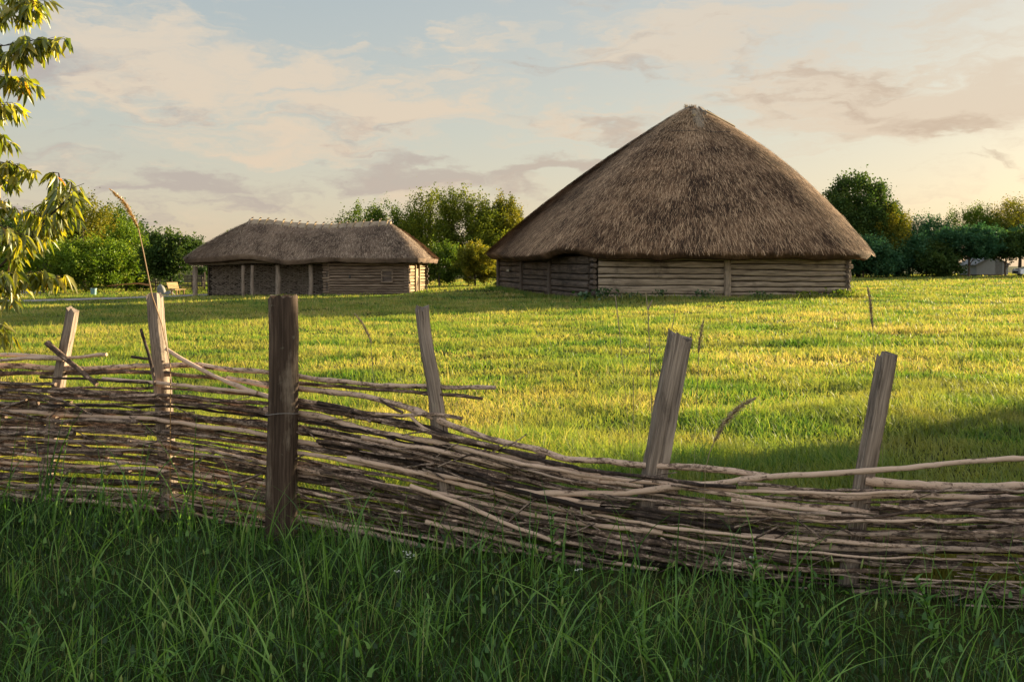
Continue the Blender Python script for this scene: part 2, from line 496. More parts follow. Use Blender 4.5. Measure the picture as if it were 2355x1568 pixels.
# streaky high cloud
mp = wn('ShaderNodeMapping', ins={'Vector': dirw, 'Rotation': (0, R(9), 0), 'Scale': (3.6, 3.6, 14.0), 'Location': (1.3, 0.4, 2.2)})
ns = wn('ShaderNodeTexNoise', ins={'Vector': mp.outputs[0], 'Scale': 1.0, 'Detail': 8.0, 'Roughness': .55, 'Distortion': .5})
mp3 = wn('ShaderNodeMapping', ins={'Vector': dirw, 'Rotation': (0, R(-14), 0), 'Scale': (7, 7, 60.0), 'Location': (.3, 3.4, 1.2)})
ns3 = wn('ShaderNodeTexNoise', ins={'Vector': mp3.outputs[0], 'Scale': 1.0, 'Detail': 6.0, 'Roughness': .6, 'Distortion': .8})
hi = addall([blob(350, 110, 420, 130), blob(900, 215, 430, 100), blob(560, 320, 280, 80), blob(1600, 70, 420, 130), blob(1850, 215, 330, 110), blob(2200, 250, 420, 120), blob(1330, 280, 200, 50), blob(1030, 90, 120, 60), blob(300, 200, 300, 60)])
nsum = wn.math('ADD', wn.math('MULTIPLY', ns.outputs['Fac'], .6), wn.math('MULTIPLY', ns3.outputs['Fac'], .4))
d1 = wn.math('ADD', nsum, wn.math('MULTIPLY', hi, .16))
c1 = wn('ShaderNodeMapRange', interpolation_type='SMOOTHSTEP', ins={'Value': d1, 1: 0.47, 2: 0.68, 3: 0.0, 4: 0.92}).outputs[0]
col1 = wn.ramp(wn.math('MULTIPLY', dz, 3.2), [(0, (5.4, 4.1, 2.85)), (.5, (5.0, 4.2, 3.25)), (1, (4.55, 4.2, 3.6))])
skyc = wn.mix(c1, base, col1)
# grey mauve undersides and the low bank
mp2 = wn('ShaderNodeMapping', ins={'Vector': dirw, 'Scale': (6, 6, 26), 'Location': (4.1, 2.0, .6)})
nb = wn('ShaderNodeTexNoise', ins={'Vector': mp2.outputs[0], 'Scale': 1.0, 'Detail': 7.0, 'Roughness': .56, 'Distortion': .5})
lo = addall([blob(760, 415, 520, 70), blob(980, 400, 260, 70), blob(1300, 385, 330, 60), blob(480, 440, 260, 50), blob(640, 495, 420, 45), blob(1900, 205, 330, 90), blob(2150, 290, 380, 70), blob(150, 490, 300, 50), blob(1350, 290, 260, 40), blob(150, 150, 300, 80)])
d2 = wn.math('ADD', wn.math('MULTIPLY', nb.outputs['Fac'], .9), wn.math('MULTIPLY', lo, .21))
c2 = wn('ShaderNodeMapRange', interpolation_type='SMOOTHSTEP', ins={'Value': d2, 1: 0.51, 2: 0.69, 3: 0.0, 4: 0.68}).outputs[0]
col2 = wn.mix(warm, (3.1, 2.6, 2.4), (3.9, 2.95, 2.1))
skyc = wn.mix(c2, skyc, col2)
# added fill: unseen sky brightened overhead and behind the viewer to lift the shade
zen = wn('ShaderNodeMapRange', interpolation_type='SMOOTHSTEP', ins={'Value': dz, 1: 0.30, 2: 0.62, 3: 0.0, 4: .27}).outputs[0]
bk = wn('ShaderNodeMapRange', interpolation_type='SMOOTHSTEP', ins={'Value': wn.math('MULTIPLY', sep.outputs['Y'], -1.0), 1: 0.0, 2: 0.8, 3: 0.72, 4: 1.5}).outputs[0]
zr = wn.math('MULTIPLY_ADD', zen, .78, bk); zg = wn.math('ADD', zen, bk); zb_ = wn.math('MULTIPLY_ADD', zen, 1.4, bk)
skyc = wn.mix(1.0, skyc, wn('ShaderNodeCombineColor', ins={0: zr, 1: zg, 2: zb_}).outputs[0], 'MULTIPLY')
bg = wn('ShaderNodeBackground', ins={'Color': skyc, 'Strength': 0.050})
wn.l.new(bg.outputs[0], wo.inputs[0])

# ------------------------------------------------------------------ camera
cam = bpy.data.cameras.new('camera'); cam.lens = 35; cam.sensor_width = 36; cam.clip_end = 3000; cam.clip_start = .05
cam.shift_y = (HY - 784) / 2355
co = bpy.data.objects.new('camera', cam); COL.objects.link(co)
co.location = (0, 0, EYE); co.rotation_euler = (R(90), 0, 0)
S.camera = co
S.view_settings.view_transform = 'Standard'; S.view_settings.look = 'None'
S.view_settings.exposure = 2.1; S.view_settings.gamma = 1.0
S.cycles.max_bounces = 6; S.cycles.diffuse_bounces = 3; S.cycles.transmission_bounces = 4; S.cycles.transparent_max_bounces = 4
S.cycles.use_denoising = True

# ------------------------------------------------------------------ ground
xs = np.concatenate([np.linspace(-900, -90, 14), np.linspace(-80, -24, 57), np.linspace(-23.5, 24, 190), np.linspace(25, 80, 56), np.linspace(90, 900, 14)])
ys = np.concatenate([np.linspace(-700, -20, 10), np.linspace(-15, 5, 21), np.linspace(5.3, 40, 130), np.linspace(40.6, 90, 84), np.linspace(92, 140, 25), np.linspace(160, 1400, 14)])
XX, YY = np.meshgrid(xs, ys)
V = np.stack([XX.ravel(), YY.ravel(), G(XX, YY).ravel()], 1)
nx, ny = len(xs), len(ys)
ii = (np.arange(ny - 1)[:, None] * nx + np.arange(nx - 1)[None]).ravel()
o = npmesh('ground', (V, [np.stack([ii, ii + 1, ii + nx + 1, ii + nx], 1)]), 4, M['ground'], smooth=True)
tag(o, kind='structure')

# path: gravel strip passing left of the house
PATH = [(-60, 50.5), (-38, 52.8), (-27.5, 55.6), (-23.5, 60), (-20.5, 64.5), (-15, 69.5), (-6, 72)]


def path_pts(n=90):
    P = np.array(PATH); t = np.linspace(0, len(P) - 1, n)
    return np.stack([np.interp(t, range(len(P)), P[:, 0]), np.interp(t, range(len(P)), P[:, 1])], 1)


pp = path_pts()
pp = np.stack([np.convolve(np.pad(pp[:, k], 6, mode='edge'), np.ones(13) / 13, 'valid') for k in (0, 1)], 1)
tn = np.gradient(pp, axis=0); tn /= np.linalg.norm(tn, axis=1)[:, None]; nn = np.stack([-tn[:, 1], tn[:, 0]], 1)
hw = 1.9 + .25 * (vnoise(np.arange(len(pp)) * .6, 0) - .5)
rows = []
for k in (-1, -.5, 0, .5, 1):
    q = pp + nn * (hw * k)[:, None]
    rows.append(np.stack([q[:, 0], q[:, 1], G(q[:, 0], q[:, 1]) + .05], 1))
V = np.concatenate(rows); n = len(pp)
F = np.concatenate([np.stack([k * n + np.arange(n - 1), k * n + np.arange(1, n), (k + 1) * n + np.arange(1, n), (k + 1) * n + np.arange(n - 1)], 1) for k in range(4)])
tag(npmesh('path', (V, [F]), 4, M['path'], smooth=True), kind='structure')

# ------------------------------------------------------------------ barn geometry
BA = [Vector(p) for p in ((3.68, 46.0, 0), (15.8, 46.6, 0), (19.7, 59.6, 0), (14.6, 66.0, 0), (6.3, 65.2, 0), (-.75, 61, 0))]
APEX = Vector((10.3, 57.5, EYE + (HY - 247) / FD * 57.5))
HA = R(-6.0)                        # house front wall direction
HO = D(449, 611, 62.5); HO.z = 0    # left front corner of the house
HU = Vector((math.cos(HA), math.sin(HA), 0)); HV = Vector((-math.sin(HA), math.cos(HA), 0))
HL, HW = 13.6, 5.2


def H(u, v, z=0.0):
    p = HO + HU * u + HV * v
    return Vector((p.x, p.y, g(p.x, p.y) + z))


def inside_poly(x, y, poly):
    r = np.zeros(len(x), bool)
    j = len(poly) - 1
    for i in range(len(poly)):
        xi, yi, xj, yj = poly[i].x, poly[i].y, poly[j].x, poly[j].y
        r ^= ((yi > y) != (yj > y)) & (x < (xj - xi) * (y - yi) / (yj - yi + 1e-12) + xi)
        j = i
    return r


# ------------------------------------------------------------------ grass
def blades(P, h, w, lean, yaw, segs, curl=1.0):
    """P (N,3) roots; h height; w width; lean horizontal tip offset (N,2); returns verts, faces(list), per-vertex t"""
    N = len(P)
    side = np.stack([np.cos(yaw), np.sin(yaw), np.zeros(N)], 1)
    vs = []; ts = []
    for i in range(segs + 1):
        t = i / segs
        c = P.copy()
        b = t ** 1.8
        c[:, :2] += lean * b[:, None] if hasattr(b, '__len__') else lean * b
        droop = np.minimum(1.0, np.linalg.norm(lean, axis=1) / (h + 1e-6))
        c[:, 2] += h * (t - curl * 0.45 * droop * t ** 3)
        ww = w * (1 - t ** 1.5) * (0.75 + .5 * math.sin(math.pi * min(1, t + .2)))
        if i < segs:
            vs += [c - side * (ww / 2)[:, None], c + side * (ww / 2)[:, None]]; ts += [t, t]
        else:
            vs.append(c); ts.append(1.0)
    V = np.stack(vs, 1)          # N, 2*segs+1, 3
    k = 2 * segs + 1
    base = np.arange(N)[:, None] * k
    quads = [base + np.array([[2 * i, 2 * i + 1, 2 * i + 3, 2 * i + 2]]) for i in range(segs - 1)]
    tris = base + np.array([[2 * segs - 2, 2 * segs - 1, 2 * segs]])
    fs = ([np.concatenate(quads)] if quads else []) + [tris]
    return V.reshape(-1, 3), fs, np.tile(np.array(ts), N), k


def merge(parts):
    Vs, Q, T3, rn, hg = [], [], [], [], []
    off = 0
    for V, fs, r, h in parts:
        Vs.append(V); rn.append(r); hg.append(h)
        for f in fs:
            (Q if f.shape[1] == 4 else T3).append(f + off)
        off += len(V)
    F = ([np.concatenate(Q)] if Q else []) + ([np.concatenate(T3)] if T3 else [])
    return (np.concatenate(Vs), F), np.concatenate(rn), np.concatenate(hg)


def fence_y(x):
    return 5.87 - 0.39 * x


HPOLY = [H(-.2, -.1), H(HL, -.1), H(HL, HW), H(-.2, HW)]
parts = []
N = 680000
Yr = 4.2 * (125 / 4.2) ** RNG.random(N)
Xr = (RNG.random(N) * 2 - 1) * (0.62 * Yr + 3.2)
keep = (Yr > fence_y(Xr) + .12) & ~inside_poly(Xr, Yr, BA) & ~inside_poly(Xr, Yr, HPOLY)
d2 = np.full(N, 99.0)
for a in pp[::2]:
    d2 = np.minimum(d2, (Xr - a[0]) ** 2 + (Yr - a[1]) ** 2)
keep &= d2 > 1.75 ** 2
# thin worn spots
dens = fbm(Xr * .8, Yr * .55 + 40, 3)
keep &= RNG.random(N) < .45 + 1.1 * dens
Xr, Yr, dens = Xr[keep], Yr[keep], dens[keep]
tn_ = np.clip((fbm(Xr * .8 + 8, Yr * 1.3 + 3, 4) - .5) * 2.2 + .5, 0, 1)
big = fbm(Xr * .35 + 18, Yr * .5 + 13, 3)
nearf = np.exp(-np.maximum(0, Yr - fence_y(Xr)) / 1.3)
h = (0.04 + 0.15 * tn_ ** 1.5 + .05 * big + .05 * RNG.random(len(Xr)) ** 3) * (1 + 1.6 * nearf)
tallm = RNG.random(len(Xr)) < .012
h = np.where(tallm, h * 1.8, h)
w = np.maximum(.0045, .00095 * Yr) * (.7 + .7 * RNG.random(len(Xr)))
ang = RNG.random(len(Xr)) * 6.283
ln = (h * (.15 + .75 * RNG.random(len(Xr))))[:, None] * np.stack([np.cos(ang), np.sin(ang)], 1)
ln[:, 0] -= h * .12
P = np.stack([Xr, Yr, G(Xr, Yr) - .01], 1)
rn = np.clip(.58 * RNG.random(len(Xr)) + 1.3 * (fbm(Xr * .5 + 50, Yr * .6, 4) - .5) + .15 + .12 * (fbm(Xr * .14 + 5, Yr * .2 + 77, 2) - .4), 0, 1)
rn = np.clip(rn - .38 * np.exp(-np.maximum(0, Yr - fence_y(Xr)) / 2.6) * sstep(-1.5, .8, Xr), 0, 1)   # uncut fence strip: greener tint put into the colour for its shade
near = Yr < 26
for msk, sg in ((near, 2), (~near, 1)):
    V, fs, t, k = blades(P[msk], h[msk], w[msk], ln[msk], RNG.random(msk.sum()) * 3.14 * .6 - .95, sg)
    parts.append((V, fs, np.repeat(rn[msk], k), t))
(VF, rr, hh) = merge(parts)
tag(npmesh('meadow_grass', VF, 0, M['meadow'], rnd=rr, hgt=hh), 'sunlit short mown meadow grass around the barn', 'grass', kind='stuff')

# tall shaded grass this side of the fence
parts = []


def tallgrass(N, hmin, hmax, wmin, wmax, seg, leanf, cond, rlo=0, rhi=.85, hpow=1.6, yr=(2.5, 8.6)):
    N = int(N * 1.45)
    Y = yr[0] + (yr[1] - yr[0]) * RNG.random(N) ** .9
    N0 = N
    X = (RNG.random(N) * 2 - 1) * (.56 * Y + 2.2)
    k = cond(X, Y)
    if .3 < hmax < .7: k &= RNG.random(N) < .5 + .6 * sstep(.38, .58, fbm(X * 1.7 + 7, Y * 1.4 + 21, 3))
    X, Y = X[k], Y[k]; n = len(X)
    clump = fbm(X * 2.2 + 4, Y * 2.2 + 60, 3)
    h = hmin + (hmax - hmin) * (RNG.random(n) ** hpow) * (.45 + clump)
    if hmax < .7 and hpow > 1.5:
        dfe = fence_y(X) - Y
        h = h * (1 - .55 * np.clip(1 - np.abs(dfe - .3) / .9, 0, 1) * sstep(-1.2, .4, X))
    w = wmin + (wmax - wmin) * RNG.random(n) ** 1.5
    a = RNG.random(n) * 6.283
    l = (h * leanf * (.15 + RNG.random(n)))[:, None] * np.stack([np.cos(a), np.sin(a) * .8], 1)
    P = np.stack([X, Y, G(X, Y) - .01], 1)
    V, fs, t, kk = blades(P, h, w, l, (RNG.random(n) - .5) * 1.8, seg, 1.1)
    r = np.clip(rlo + (rhi - rlo) * (.55 * RNG.random(n) + .45 * fbm(X * 1.5, Y * 1.5 + 9, 2)), 0, 1)
    parts.append((V, fs, np.repeat(r, kk), t))


fr = lambda X, Y: Y < fence_y(X) - .03
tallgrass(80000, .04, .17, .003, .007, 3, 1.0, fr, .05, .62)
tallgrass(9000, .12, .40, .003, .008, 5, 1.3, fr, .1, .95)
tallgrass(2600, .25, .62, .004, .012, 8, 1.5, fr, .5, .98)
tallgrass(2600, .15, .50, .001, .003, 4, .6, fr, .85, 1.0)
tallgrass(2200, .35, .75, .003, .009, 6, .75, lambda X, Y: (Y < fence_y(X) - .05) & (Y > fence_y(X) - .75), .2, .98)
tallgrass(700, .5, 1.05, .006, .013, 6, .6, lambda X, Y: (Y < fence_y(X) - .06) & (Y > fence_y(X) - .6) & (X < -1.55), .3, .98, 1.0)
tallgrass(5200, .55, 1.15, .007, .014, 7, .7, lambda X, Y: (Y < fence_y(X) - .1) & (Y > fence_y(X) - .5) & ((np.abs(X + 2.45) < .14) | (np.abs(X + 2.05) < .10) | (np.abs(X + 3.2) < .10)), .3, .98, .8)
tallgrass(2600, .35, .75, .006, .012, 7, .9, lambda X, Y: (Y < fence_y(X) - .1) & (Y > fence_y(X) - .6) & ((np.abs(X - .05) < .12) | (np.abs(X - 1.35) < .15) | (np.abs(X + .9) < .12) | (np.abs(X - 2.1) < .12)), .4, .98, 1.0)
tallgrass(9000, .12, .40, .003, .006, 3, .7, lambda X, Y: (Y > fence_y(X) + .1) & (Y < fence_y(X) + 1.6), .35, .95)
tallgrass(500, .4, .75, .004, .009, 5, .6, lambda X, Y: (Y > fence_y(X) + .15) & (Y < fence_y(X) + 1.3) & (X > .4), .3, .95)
# broad weed leaves in the sward
n = 4000
Y = 2.7 + 5 * RNG.random(n); X = (RNG.random(n) * 2 - 1) * (.56 * Y + .5)
k = fr(X, Y); X, Y = X[k], Y[k]; n = len(X)
a = RNG.random(n) * 6.283; L = .03 + .06 * RNG.random(n)
c0 = np.stack([X, Y, G(X, Y) + .01 + .15 * RNG.random(n)], 1)
V, fs, t, kk = blades(c0, L * .6, L * .22, (L * (.5 + .5 * RNG.random(n)))[:, None] * np.stack([np.cos(a), np.sin(a)], 1), a + 1.57 + (RNG.random(n) - .5) * .5, 4, 1.2)
parts.append((V, fs, np.repeat(.25 + .5 * RNG.random(n), kk), np.zeros(len(V))))
# small foxtail seed heads
n = 90
Y = 2.9 + 3.2 * RNG.random(n); X = (RNG.random(n) * 2 - 1) * (.5 * Y)
k = Y < fence_y(X) - .3; X, Y = X[k], Y[k]; n = len(X)
z0 = G(X, Y) + .18 + .22 * RNG.random(n); L = .03 + .03 * RNG.random(n); tx = (RNG.random((n, 2)) - .5) * .5
ring = []
for f_, r_ in ((0, .1), (.25, 1), (.7, .9), (1, .1)):
    for q in range(5):
        aa = q * 1.2566
        ring.append(np.stack([X + tx[:, 0] * L * f_ + .0052 * r_ * math.cos(aa), Y + tx[:, 1] * L * f_ + .0052 * r_ * math.sin(aa), z0 + L * f_], 1))
V = np.stack(ring, 1)
fq = np.array([[i * 5 + q, i * 5 + (q + 1) % 5, (i + 1) * 5 + (q + 1) % 5, (i + 1) * 5 + q] for i in range(3) for q in range(5)])
parts.append((V.reshape(-1, 3), [(np.arange(n)[:, None, None] * 20 + fq[None]).reshape(-1, 4)], np.full(n * 20, .93), np.full(n * 20, .3)))
V, fs, t, kk = blades(np.stack([X, Y, G(X, Y)], 1), z0 - G(X, Y) + .01, np.full(n, .003), np.zeros((n, 2)), np.zeros(n), 2)
parts.append((V, fs, np.full(len(V), .9), t * 0))
(VF, rr, hh) = merge(parts)
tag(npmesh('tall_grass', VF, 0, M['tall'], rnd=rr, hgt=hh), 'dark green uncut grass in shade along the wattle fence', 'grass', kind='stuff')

# ------------------------------------------------------------------ log walls
def logwall(mb, P0, P1, zt0, zt1, nrow, out_n, bulge=.05, seed=0, zb0=-.12, wob=.055, gap=.014, depth=.09, seglen=.3):
    rg = np.random.default_rng(seed)
    L = (P1 - P0).length
    ns = max(3, int(L / seglen))
    s = np.linspace(0, 1, ns + 1)
    gx = P0.x + (P1.x - P0.x) * s; gy = P0.y + (P1.y - P0.y) * s
    gb = G(gx, gy).min() + zb0
    top = zt0 + (zt1 - zt0) * s
    hts = np.cumsum(np.concatenate([[0], .6 + .8 * rg.random(nrow)])); hts /= hts[-1]
    bnd = []
    for k in range(nrow + 1):
        zz = gb + (top - gb) * hts[k]
        am = wob if 0 < k < nrow else .01
        zz = zz + am * 2 * (fbm(s * L * .45 + k * 13.7 + seed, np.full(ns + 1, k * 3.1), 3) - .5)
        bnd.append(zz)
    for k in range(nrow):
        lo, hi = bnd[k] + gap, bnd[k + 1] - gap
        outk = bulge * (.7 + .6 * rg.random()) + (rg.random() - .5) * .02
        uo, vo = rg.random() * 20, k * 3.7 + rg.random() * 3
        prof = [(0, -depth), (.04, .35), (.22, .85), (.5, 1.0), (.78, .85), (.96, .35), (1, -depth)]
        b0 = len(mb.v)
        wv = fbm(s * L * .8 + k * 7.7, np.full(ns + 1, seed + .5), 2) - .5
        for i in range(ns + 1):
            for (t, q) in prof:
                o_ = q * outk if q > 0 else q
                p = Vector((gx[i], gy[i], lo[i] + (hi[i] - lo[i]) * t)) + out_n * (o_ + .03 * wv[i])
                mb.v.append(p)
        m_ = len(prof)
        for i in range(ns):
            for j in range(m_ - 1):
                a = b0 + i * m_ + j
                u0_, u1_ = uo + s[i] * L, uo + s[i + 1] * L
                v0_, v1_ = vo + prof[j][0] * .25, vo + prof[j + 1][0] * .25
                mb.face((a, a + m_, a + m_ + 1, a + 1), [(u0_, v0_), (u1_, v0_), (u1_, v1_), (u0_, v1_)])
        mb.face([b0 + j for j in range(m_)], [(uo, vo + p[0] * .25) for p in prof])
        e = b0 + ns * m_
        mb.face([e + j for j in range(m_)][::-1], [(uo, vo + p[0] * .25) for p in prof])
    return mb


def outward(P0, P1):
    d = (P1 - P0).normalized()
    return Vector((d.y, -d.x, 0))      # walls listed counter-clockwise seen from above


def logends(mb, C, dirv_, ztop, n, rad, seed, proj=(.12, .34), back=.25, alt=0):
    """stacked round log ends that stick out past a corner"""
    rg = random.Random(seed)
    z0 = g(C.x, C.y) - .05
    hh_ = (ztop - z0) / n
    side = Vector((-dirv_.y, dirv_.x, 0))
    for k in range(n):
        if alt and k % 2 == (alt - 1):
            continue
        z = z0 + hh_ * (k + .5)
        r = hh_ * .5 * rg.uniform(.86, 1.02)
        e = rg.uniform(*proj)
        c0 = Vector((C.x, C.y, z)) + side * rg.uniform(-.02, .02)
        mb.tube([c0 - dirv_ * back, c0 + dirv_ * (e - .03), c0 + dirv_ * e], [r, r, r * .9], 9, jitter=.16)


def thatch_roof(name, mat, parent, ridge_fn, eave_pts, eave_z, bulge, thick, lip_in, nstraw, slen, swid, rng, pale=None, s_rows=46, rough=.05, drop=.0, inner=1.3, pexp=1.0):
    """ridge_fn(i)->Vector top point for ring index; eave_pts (n,2); eave_z (n) bottom of the outer edge"""
    n = len(eave_pts)
    top = np.array([list(ridge_fn(i)) for i in range(n)])
    ev = np.column_stack([eave_pts, eave_z + thick])
    ring_len = np.concatenate([[0], np.cumsum(np.linalg.norm(np.diff(np.vstack([ev, ev[:1]]), axis=0)[:, :2], axis=1))])
    ctr = top[:, :2]
    rad = ev[:, :2] - ctr; rl = np.linalg.norm(rad, axis=1); rdir = rad / rl[:, None]
    slope = np.linalg.norm(ev - top, axis=1)

    def surf(i, s):
        """i (float ring index array), s arrays -> points"""
        i0 = np.floor(i).astype(int) % n; i1 = (i0 + 1) % n; f = (i - np.floor(i))[:, None]
        T = top[i0] * (1 - f) + top[i1] * f; E = ev[i0] * (1 - f) + ev[i1] * f
        p = T + (E - T) * s[:, None]
        bl = bulge[i0] * (1 - f[:, 0]) + bulge[i1] * f[:, 0]
        p[:, 2] += bl * 4 * s * (1 - s) * (1 + .5 * (s - .5))
        return p

    rowsV = []; uvs = []; srow = np.linspace(0.004, 1, s_rows)
    idx = np.arange(n).astype(float)
    for s in srow:
        p = surf(idx, np.full(n, s))
        am = rough * min(1, s * 6)
        p[:, 2] += am * 2 * (fbm(ring_len[:-1] * .9 * (.15 + s), np.full(n, s * slope.mean() * 1.3 + 3), 3) - .5)
        rowsV.append(p); uvs.append(np.column_stack([ring_len[:-1], s * slope]))
    e = rowsV[-1]
    jag = .05 * (vnoise(ring_len[:-1] * 2.3, np.full(n, 9.0)) - .5)
    for (din, dzz) in ((lip_in * .15, -thick * .35), (lip_in * .6, -thick * .8), (lip_in, -thick)):
        p = e.copy(); p[:, :2] -= rdir * (din + jag * .5)[:, None]; p[:, 2] += dzz + jag
        rowsV.append(p); uvs.append(np.column_stack([ring_len[:-1], slope + din + thick]))
    p = e.copy(); p[:, :2] -= rdir * inner; p[:, 2] += -thick + inner * .42
    rowsV.append(p); uvs.append(np.column_stack([ring_len[:-1], slope + inner + thick]))
    nr = len(rowsV)
    V = np.concatenate(rowsV); UV = np.concatenate(uvs)
    j = np.arange(n); j2 = (j + 1) % n
    F = np.concatenate([np.stack([k * n + j, (k + 1) * n + j, (k + 1) * n + j2, k * n + j2], 1) for k in range(nr - 1)])
    allr = np.concatenate([np.full(s_rows * n, .34), np.full((nr - s_rows) * n, .22)])
    hg = np.zeros(len(V))
    # straws
    si = rng.random(nstraw) * n
    s0 = rng.random(nstraw) ** .55 * 0.985
    L = slen[0] + (slen[1] - slen[0]) * rng.random(nstraw)
    sm = slope[np.floor(si).astype(int) % n]
    s1 = np.minimum(s0 + L / sm, 1.0 + .012 + .012 * rng.random(nstraw))
    j0 = si + (rng.random(nstraw) - .5) * .9 * .12; j1 = si + (rng.random(nstraw) - .5) * 1.0 * (n / 220)
    A = surf(j0, s0); B = surf(j1, np.minimum(s1, 1.0))
    over = np.maximum(0, s1 - 1.0)
    dv = B - A; dl = np.linalg.norm(dv, axis=1)[:, None]; dv /= dl + 1e-9
    B = B + dv * (over * sm)[:, None]
    rd = rdir[np.floor(si).astype(int) % n]
    tang = np.column_stack([-rd[:, 1], rd[:, 0], np.zeros(nstraw)])
    nrm = np.cross(tang, dv); nrm *= np.sign(nrm[:, 2])[:, None]
    wv = swid[0] + (swid[1] - swid[0]) * rng.random(nstraw) ** 1.5
    lift = rough * .3 + .02 + .05 * rng.random(nstraw) ** 2
    wild = rng.random(nstraw) < .012
    lift = np.where(wild, lift + .10 * rng.random(nstraw), lift)
    A = A - nrm * .01; B = B + nrm * lift[:, None]
    C_ = (A + B) / 2 + nrm * (lift * .6)[:, None]
    hw_ = (wv / 2)[:, None] * tang
    SV = np.stack([A - hw_, A + hw_, C_ + hw_, C_ - hw_, B - hw_ * .6, B + hw_ * .6], 1).reshape(-1, 3)
    b = np.arange(nstraw)[:, None] * 6 + len(V)
    SF = np.concatenate([b + np.array([[0, 1, 2, 3]]), b + np.array([[3, 2, 5, 4]])])
    srnd = np.repeat(rng.random(nstraw) ** 1.2, 6)
    sh = np.zeros(nstraw)
    if pale is not None:
        sh = pale(A, s0, rng)
    allv = np.concatenate([V, SV]); 
    suv = np.repeat(np.column_stack([ring_len[np.floor(si).astype(int) % n] + rng.random(nstraw), s0 * sm]), 6, axis=0)
    o_ = npmesh(name, (allv, [np.concatenate([F, SF])]), 4, mat, parent, rnd=np.concatenate([allr, srnd]), hgt=np.concatenate([hg, np.repeat(sh, 6)]),
                org=parent['_org'], uv=np.concatenate([UV, suv]))
    return o_, surf, nrm


# ------------------------------------------------------------------ BARN
barn = thing('thatched_barn', (10, 58, g(10, 58)), 'large many-sided log barn under a tall pointed thatched roof', 'barn')
ZT = {'A': 2.12, 'B': 2.00}
zt = [2.16, 2.02, 2.3, 2.4, 2.4, 2.18]
A, Bc, Cc, Dc, Ec, Fc = BA
mid = A.lerp(Bc, .522)
nA = outward(A, Bc)
pw = .16
dAB = (Bc - A).normalized()
m_ = logwall(MB(), A + dAB * .30, mid - dAB * pw, zt[0], 2.1, 8, nA, .06, 3)
m_.build('log_wall', M['log'], barn)
m_ = logwall(MB(), mid + dAB * pw, Bc - dAB * .05, 2.1, zt[1], 8, nA, .06, 9)
m_.build('log_wall', M['log'], barn)
pc = mid + nA * .05
MB().box((pc.x, pc.y, 1.02), (0, 0, 1.12), dAB * pw * .97, nA * .10, .02).build('wall_post', M['log'], barn)
# left wall in three panels
dFA = (A - Fc).normalized(); nF = outward(Fc, A)
fr_ = [0, .31, .628, .985]
for k in range(3):
    p0 = Fc.lerp(A, fr_[k] + .008); p1 = Fc.lerp(A, fr_[k + 1] - .008)
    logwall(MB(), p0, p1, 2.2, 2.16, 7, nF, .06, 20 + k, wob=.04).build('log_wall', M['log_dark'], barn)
for k in (0, 1, 2):
    q = Fc.lerp(A, fr_[k]) + nF * .08
    z_ = g(q.x, q.y)
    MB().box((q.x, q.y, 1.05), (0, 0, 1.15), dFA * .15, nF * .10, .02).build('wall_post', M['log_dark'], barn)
# hidden walls
for (p0, p1, a, b_, sd) in ((Bc, Cc, 2.05, 2.3, 31), (Cc, Dc, 2.3, 2.3, 32), (Dc, Ec, 2.3, 2.3, 33), (Ec, Fc, 2.3, 2.2, 34)):
    logwall(MB(), p0, p1, a, b_, 8, outward(p0, p1), .07, sd, seglen=.8).build('log_wall', M['log'], barn)
# corner with interlocked ends: front left (two columns) and front right
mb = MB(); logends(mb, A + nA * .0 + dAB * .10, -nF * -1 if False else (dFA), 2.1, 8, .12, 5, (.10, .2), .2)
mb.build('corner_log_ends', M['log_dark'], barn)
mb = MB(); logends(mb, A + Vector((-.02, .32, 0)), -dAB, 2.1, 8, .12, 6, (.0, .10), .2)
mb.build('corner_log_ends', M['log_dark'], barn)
dBC = (Bc - Cc).normalized()
mb = MB(); logends(mb, Bc + dBC * .02 - dAB * .10, dBC, 2.0, 8, .13, 8, (.08, .22), .25)
mb.build('corner_log_ends', M['log_dark'], barn)
mb = MB(); logends(mb, Bc + Vector((-.08, .26, 0)), dAB, 2.0, 8, .13, 9, (.16, .34), .25)
mb.build('corner_log_ends', M['log'], barn)
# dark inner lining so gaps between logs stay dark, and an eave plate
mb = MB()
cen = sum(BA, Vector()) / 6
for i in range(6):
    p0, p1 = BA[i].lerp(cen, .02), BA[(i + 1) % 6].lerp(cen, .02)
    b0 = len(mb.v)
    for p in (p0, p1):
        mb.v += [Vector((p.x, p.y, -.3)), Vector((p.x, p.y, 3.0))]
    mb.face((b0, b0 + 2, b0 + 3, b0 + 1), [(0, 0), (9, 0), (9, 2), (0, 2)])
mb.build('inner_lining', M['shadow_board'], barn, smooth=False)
# number plate on the left wall
q = Fc.lerp(A, .14) + nF * .12
MB().box((q.x, q.y, 1.42), dFA * .26, (0, 0, .07), nF * .012, 0).build('number_plate', M['plaque'], barn, smooth=False)
# roof
NR = 220
th = np.linspace(0, 2 * math.pi, NR, endpoint=False)


def poly_radius(poly, c, ang):
    out_ = np.zeros(len(ang))
    for i, a in enumerate(ang):
        d = Vector((math.cos(a), math.sin(a)))
        best = 0
        for k in range(len(poly)):
            p, q = poly[k], poly[(k + 1) % len(poly)]
            ex, ey = q.x - p.x, q.y - p.y
            den = d.x * ey - d.y * ex
            if abs(den) < 1e-9: continue
            t = ((p.x - c.x) * ey - (p.y - c.y) * ex) / den
            u = ((p.x - c.x) * d.y - (p.y - c.y) * d.x) / den
            if t > 0 and -1e-6 <= u <= 1 + 1e-6:
                best = max(best, t)
        out_[i] = best
    return out_


def csmooth(a, k):
    w_ = np.hanning(2 * k + 3)[1:-1]; w_ /= w_.sum()
    return np.convolve(np.concatenate([a[-k:], a, a[:k]]), w_, 'valid')


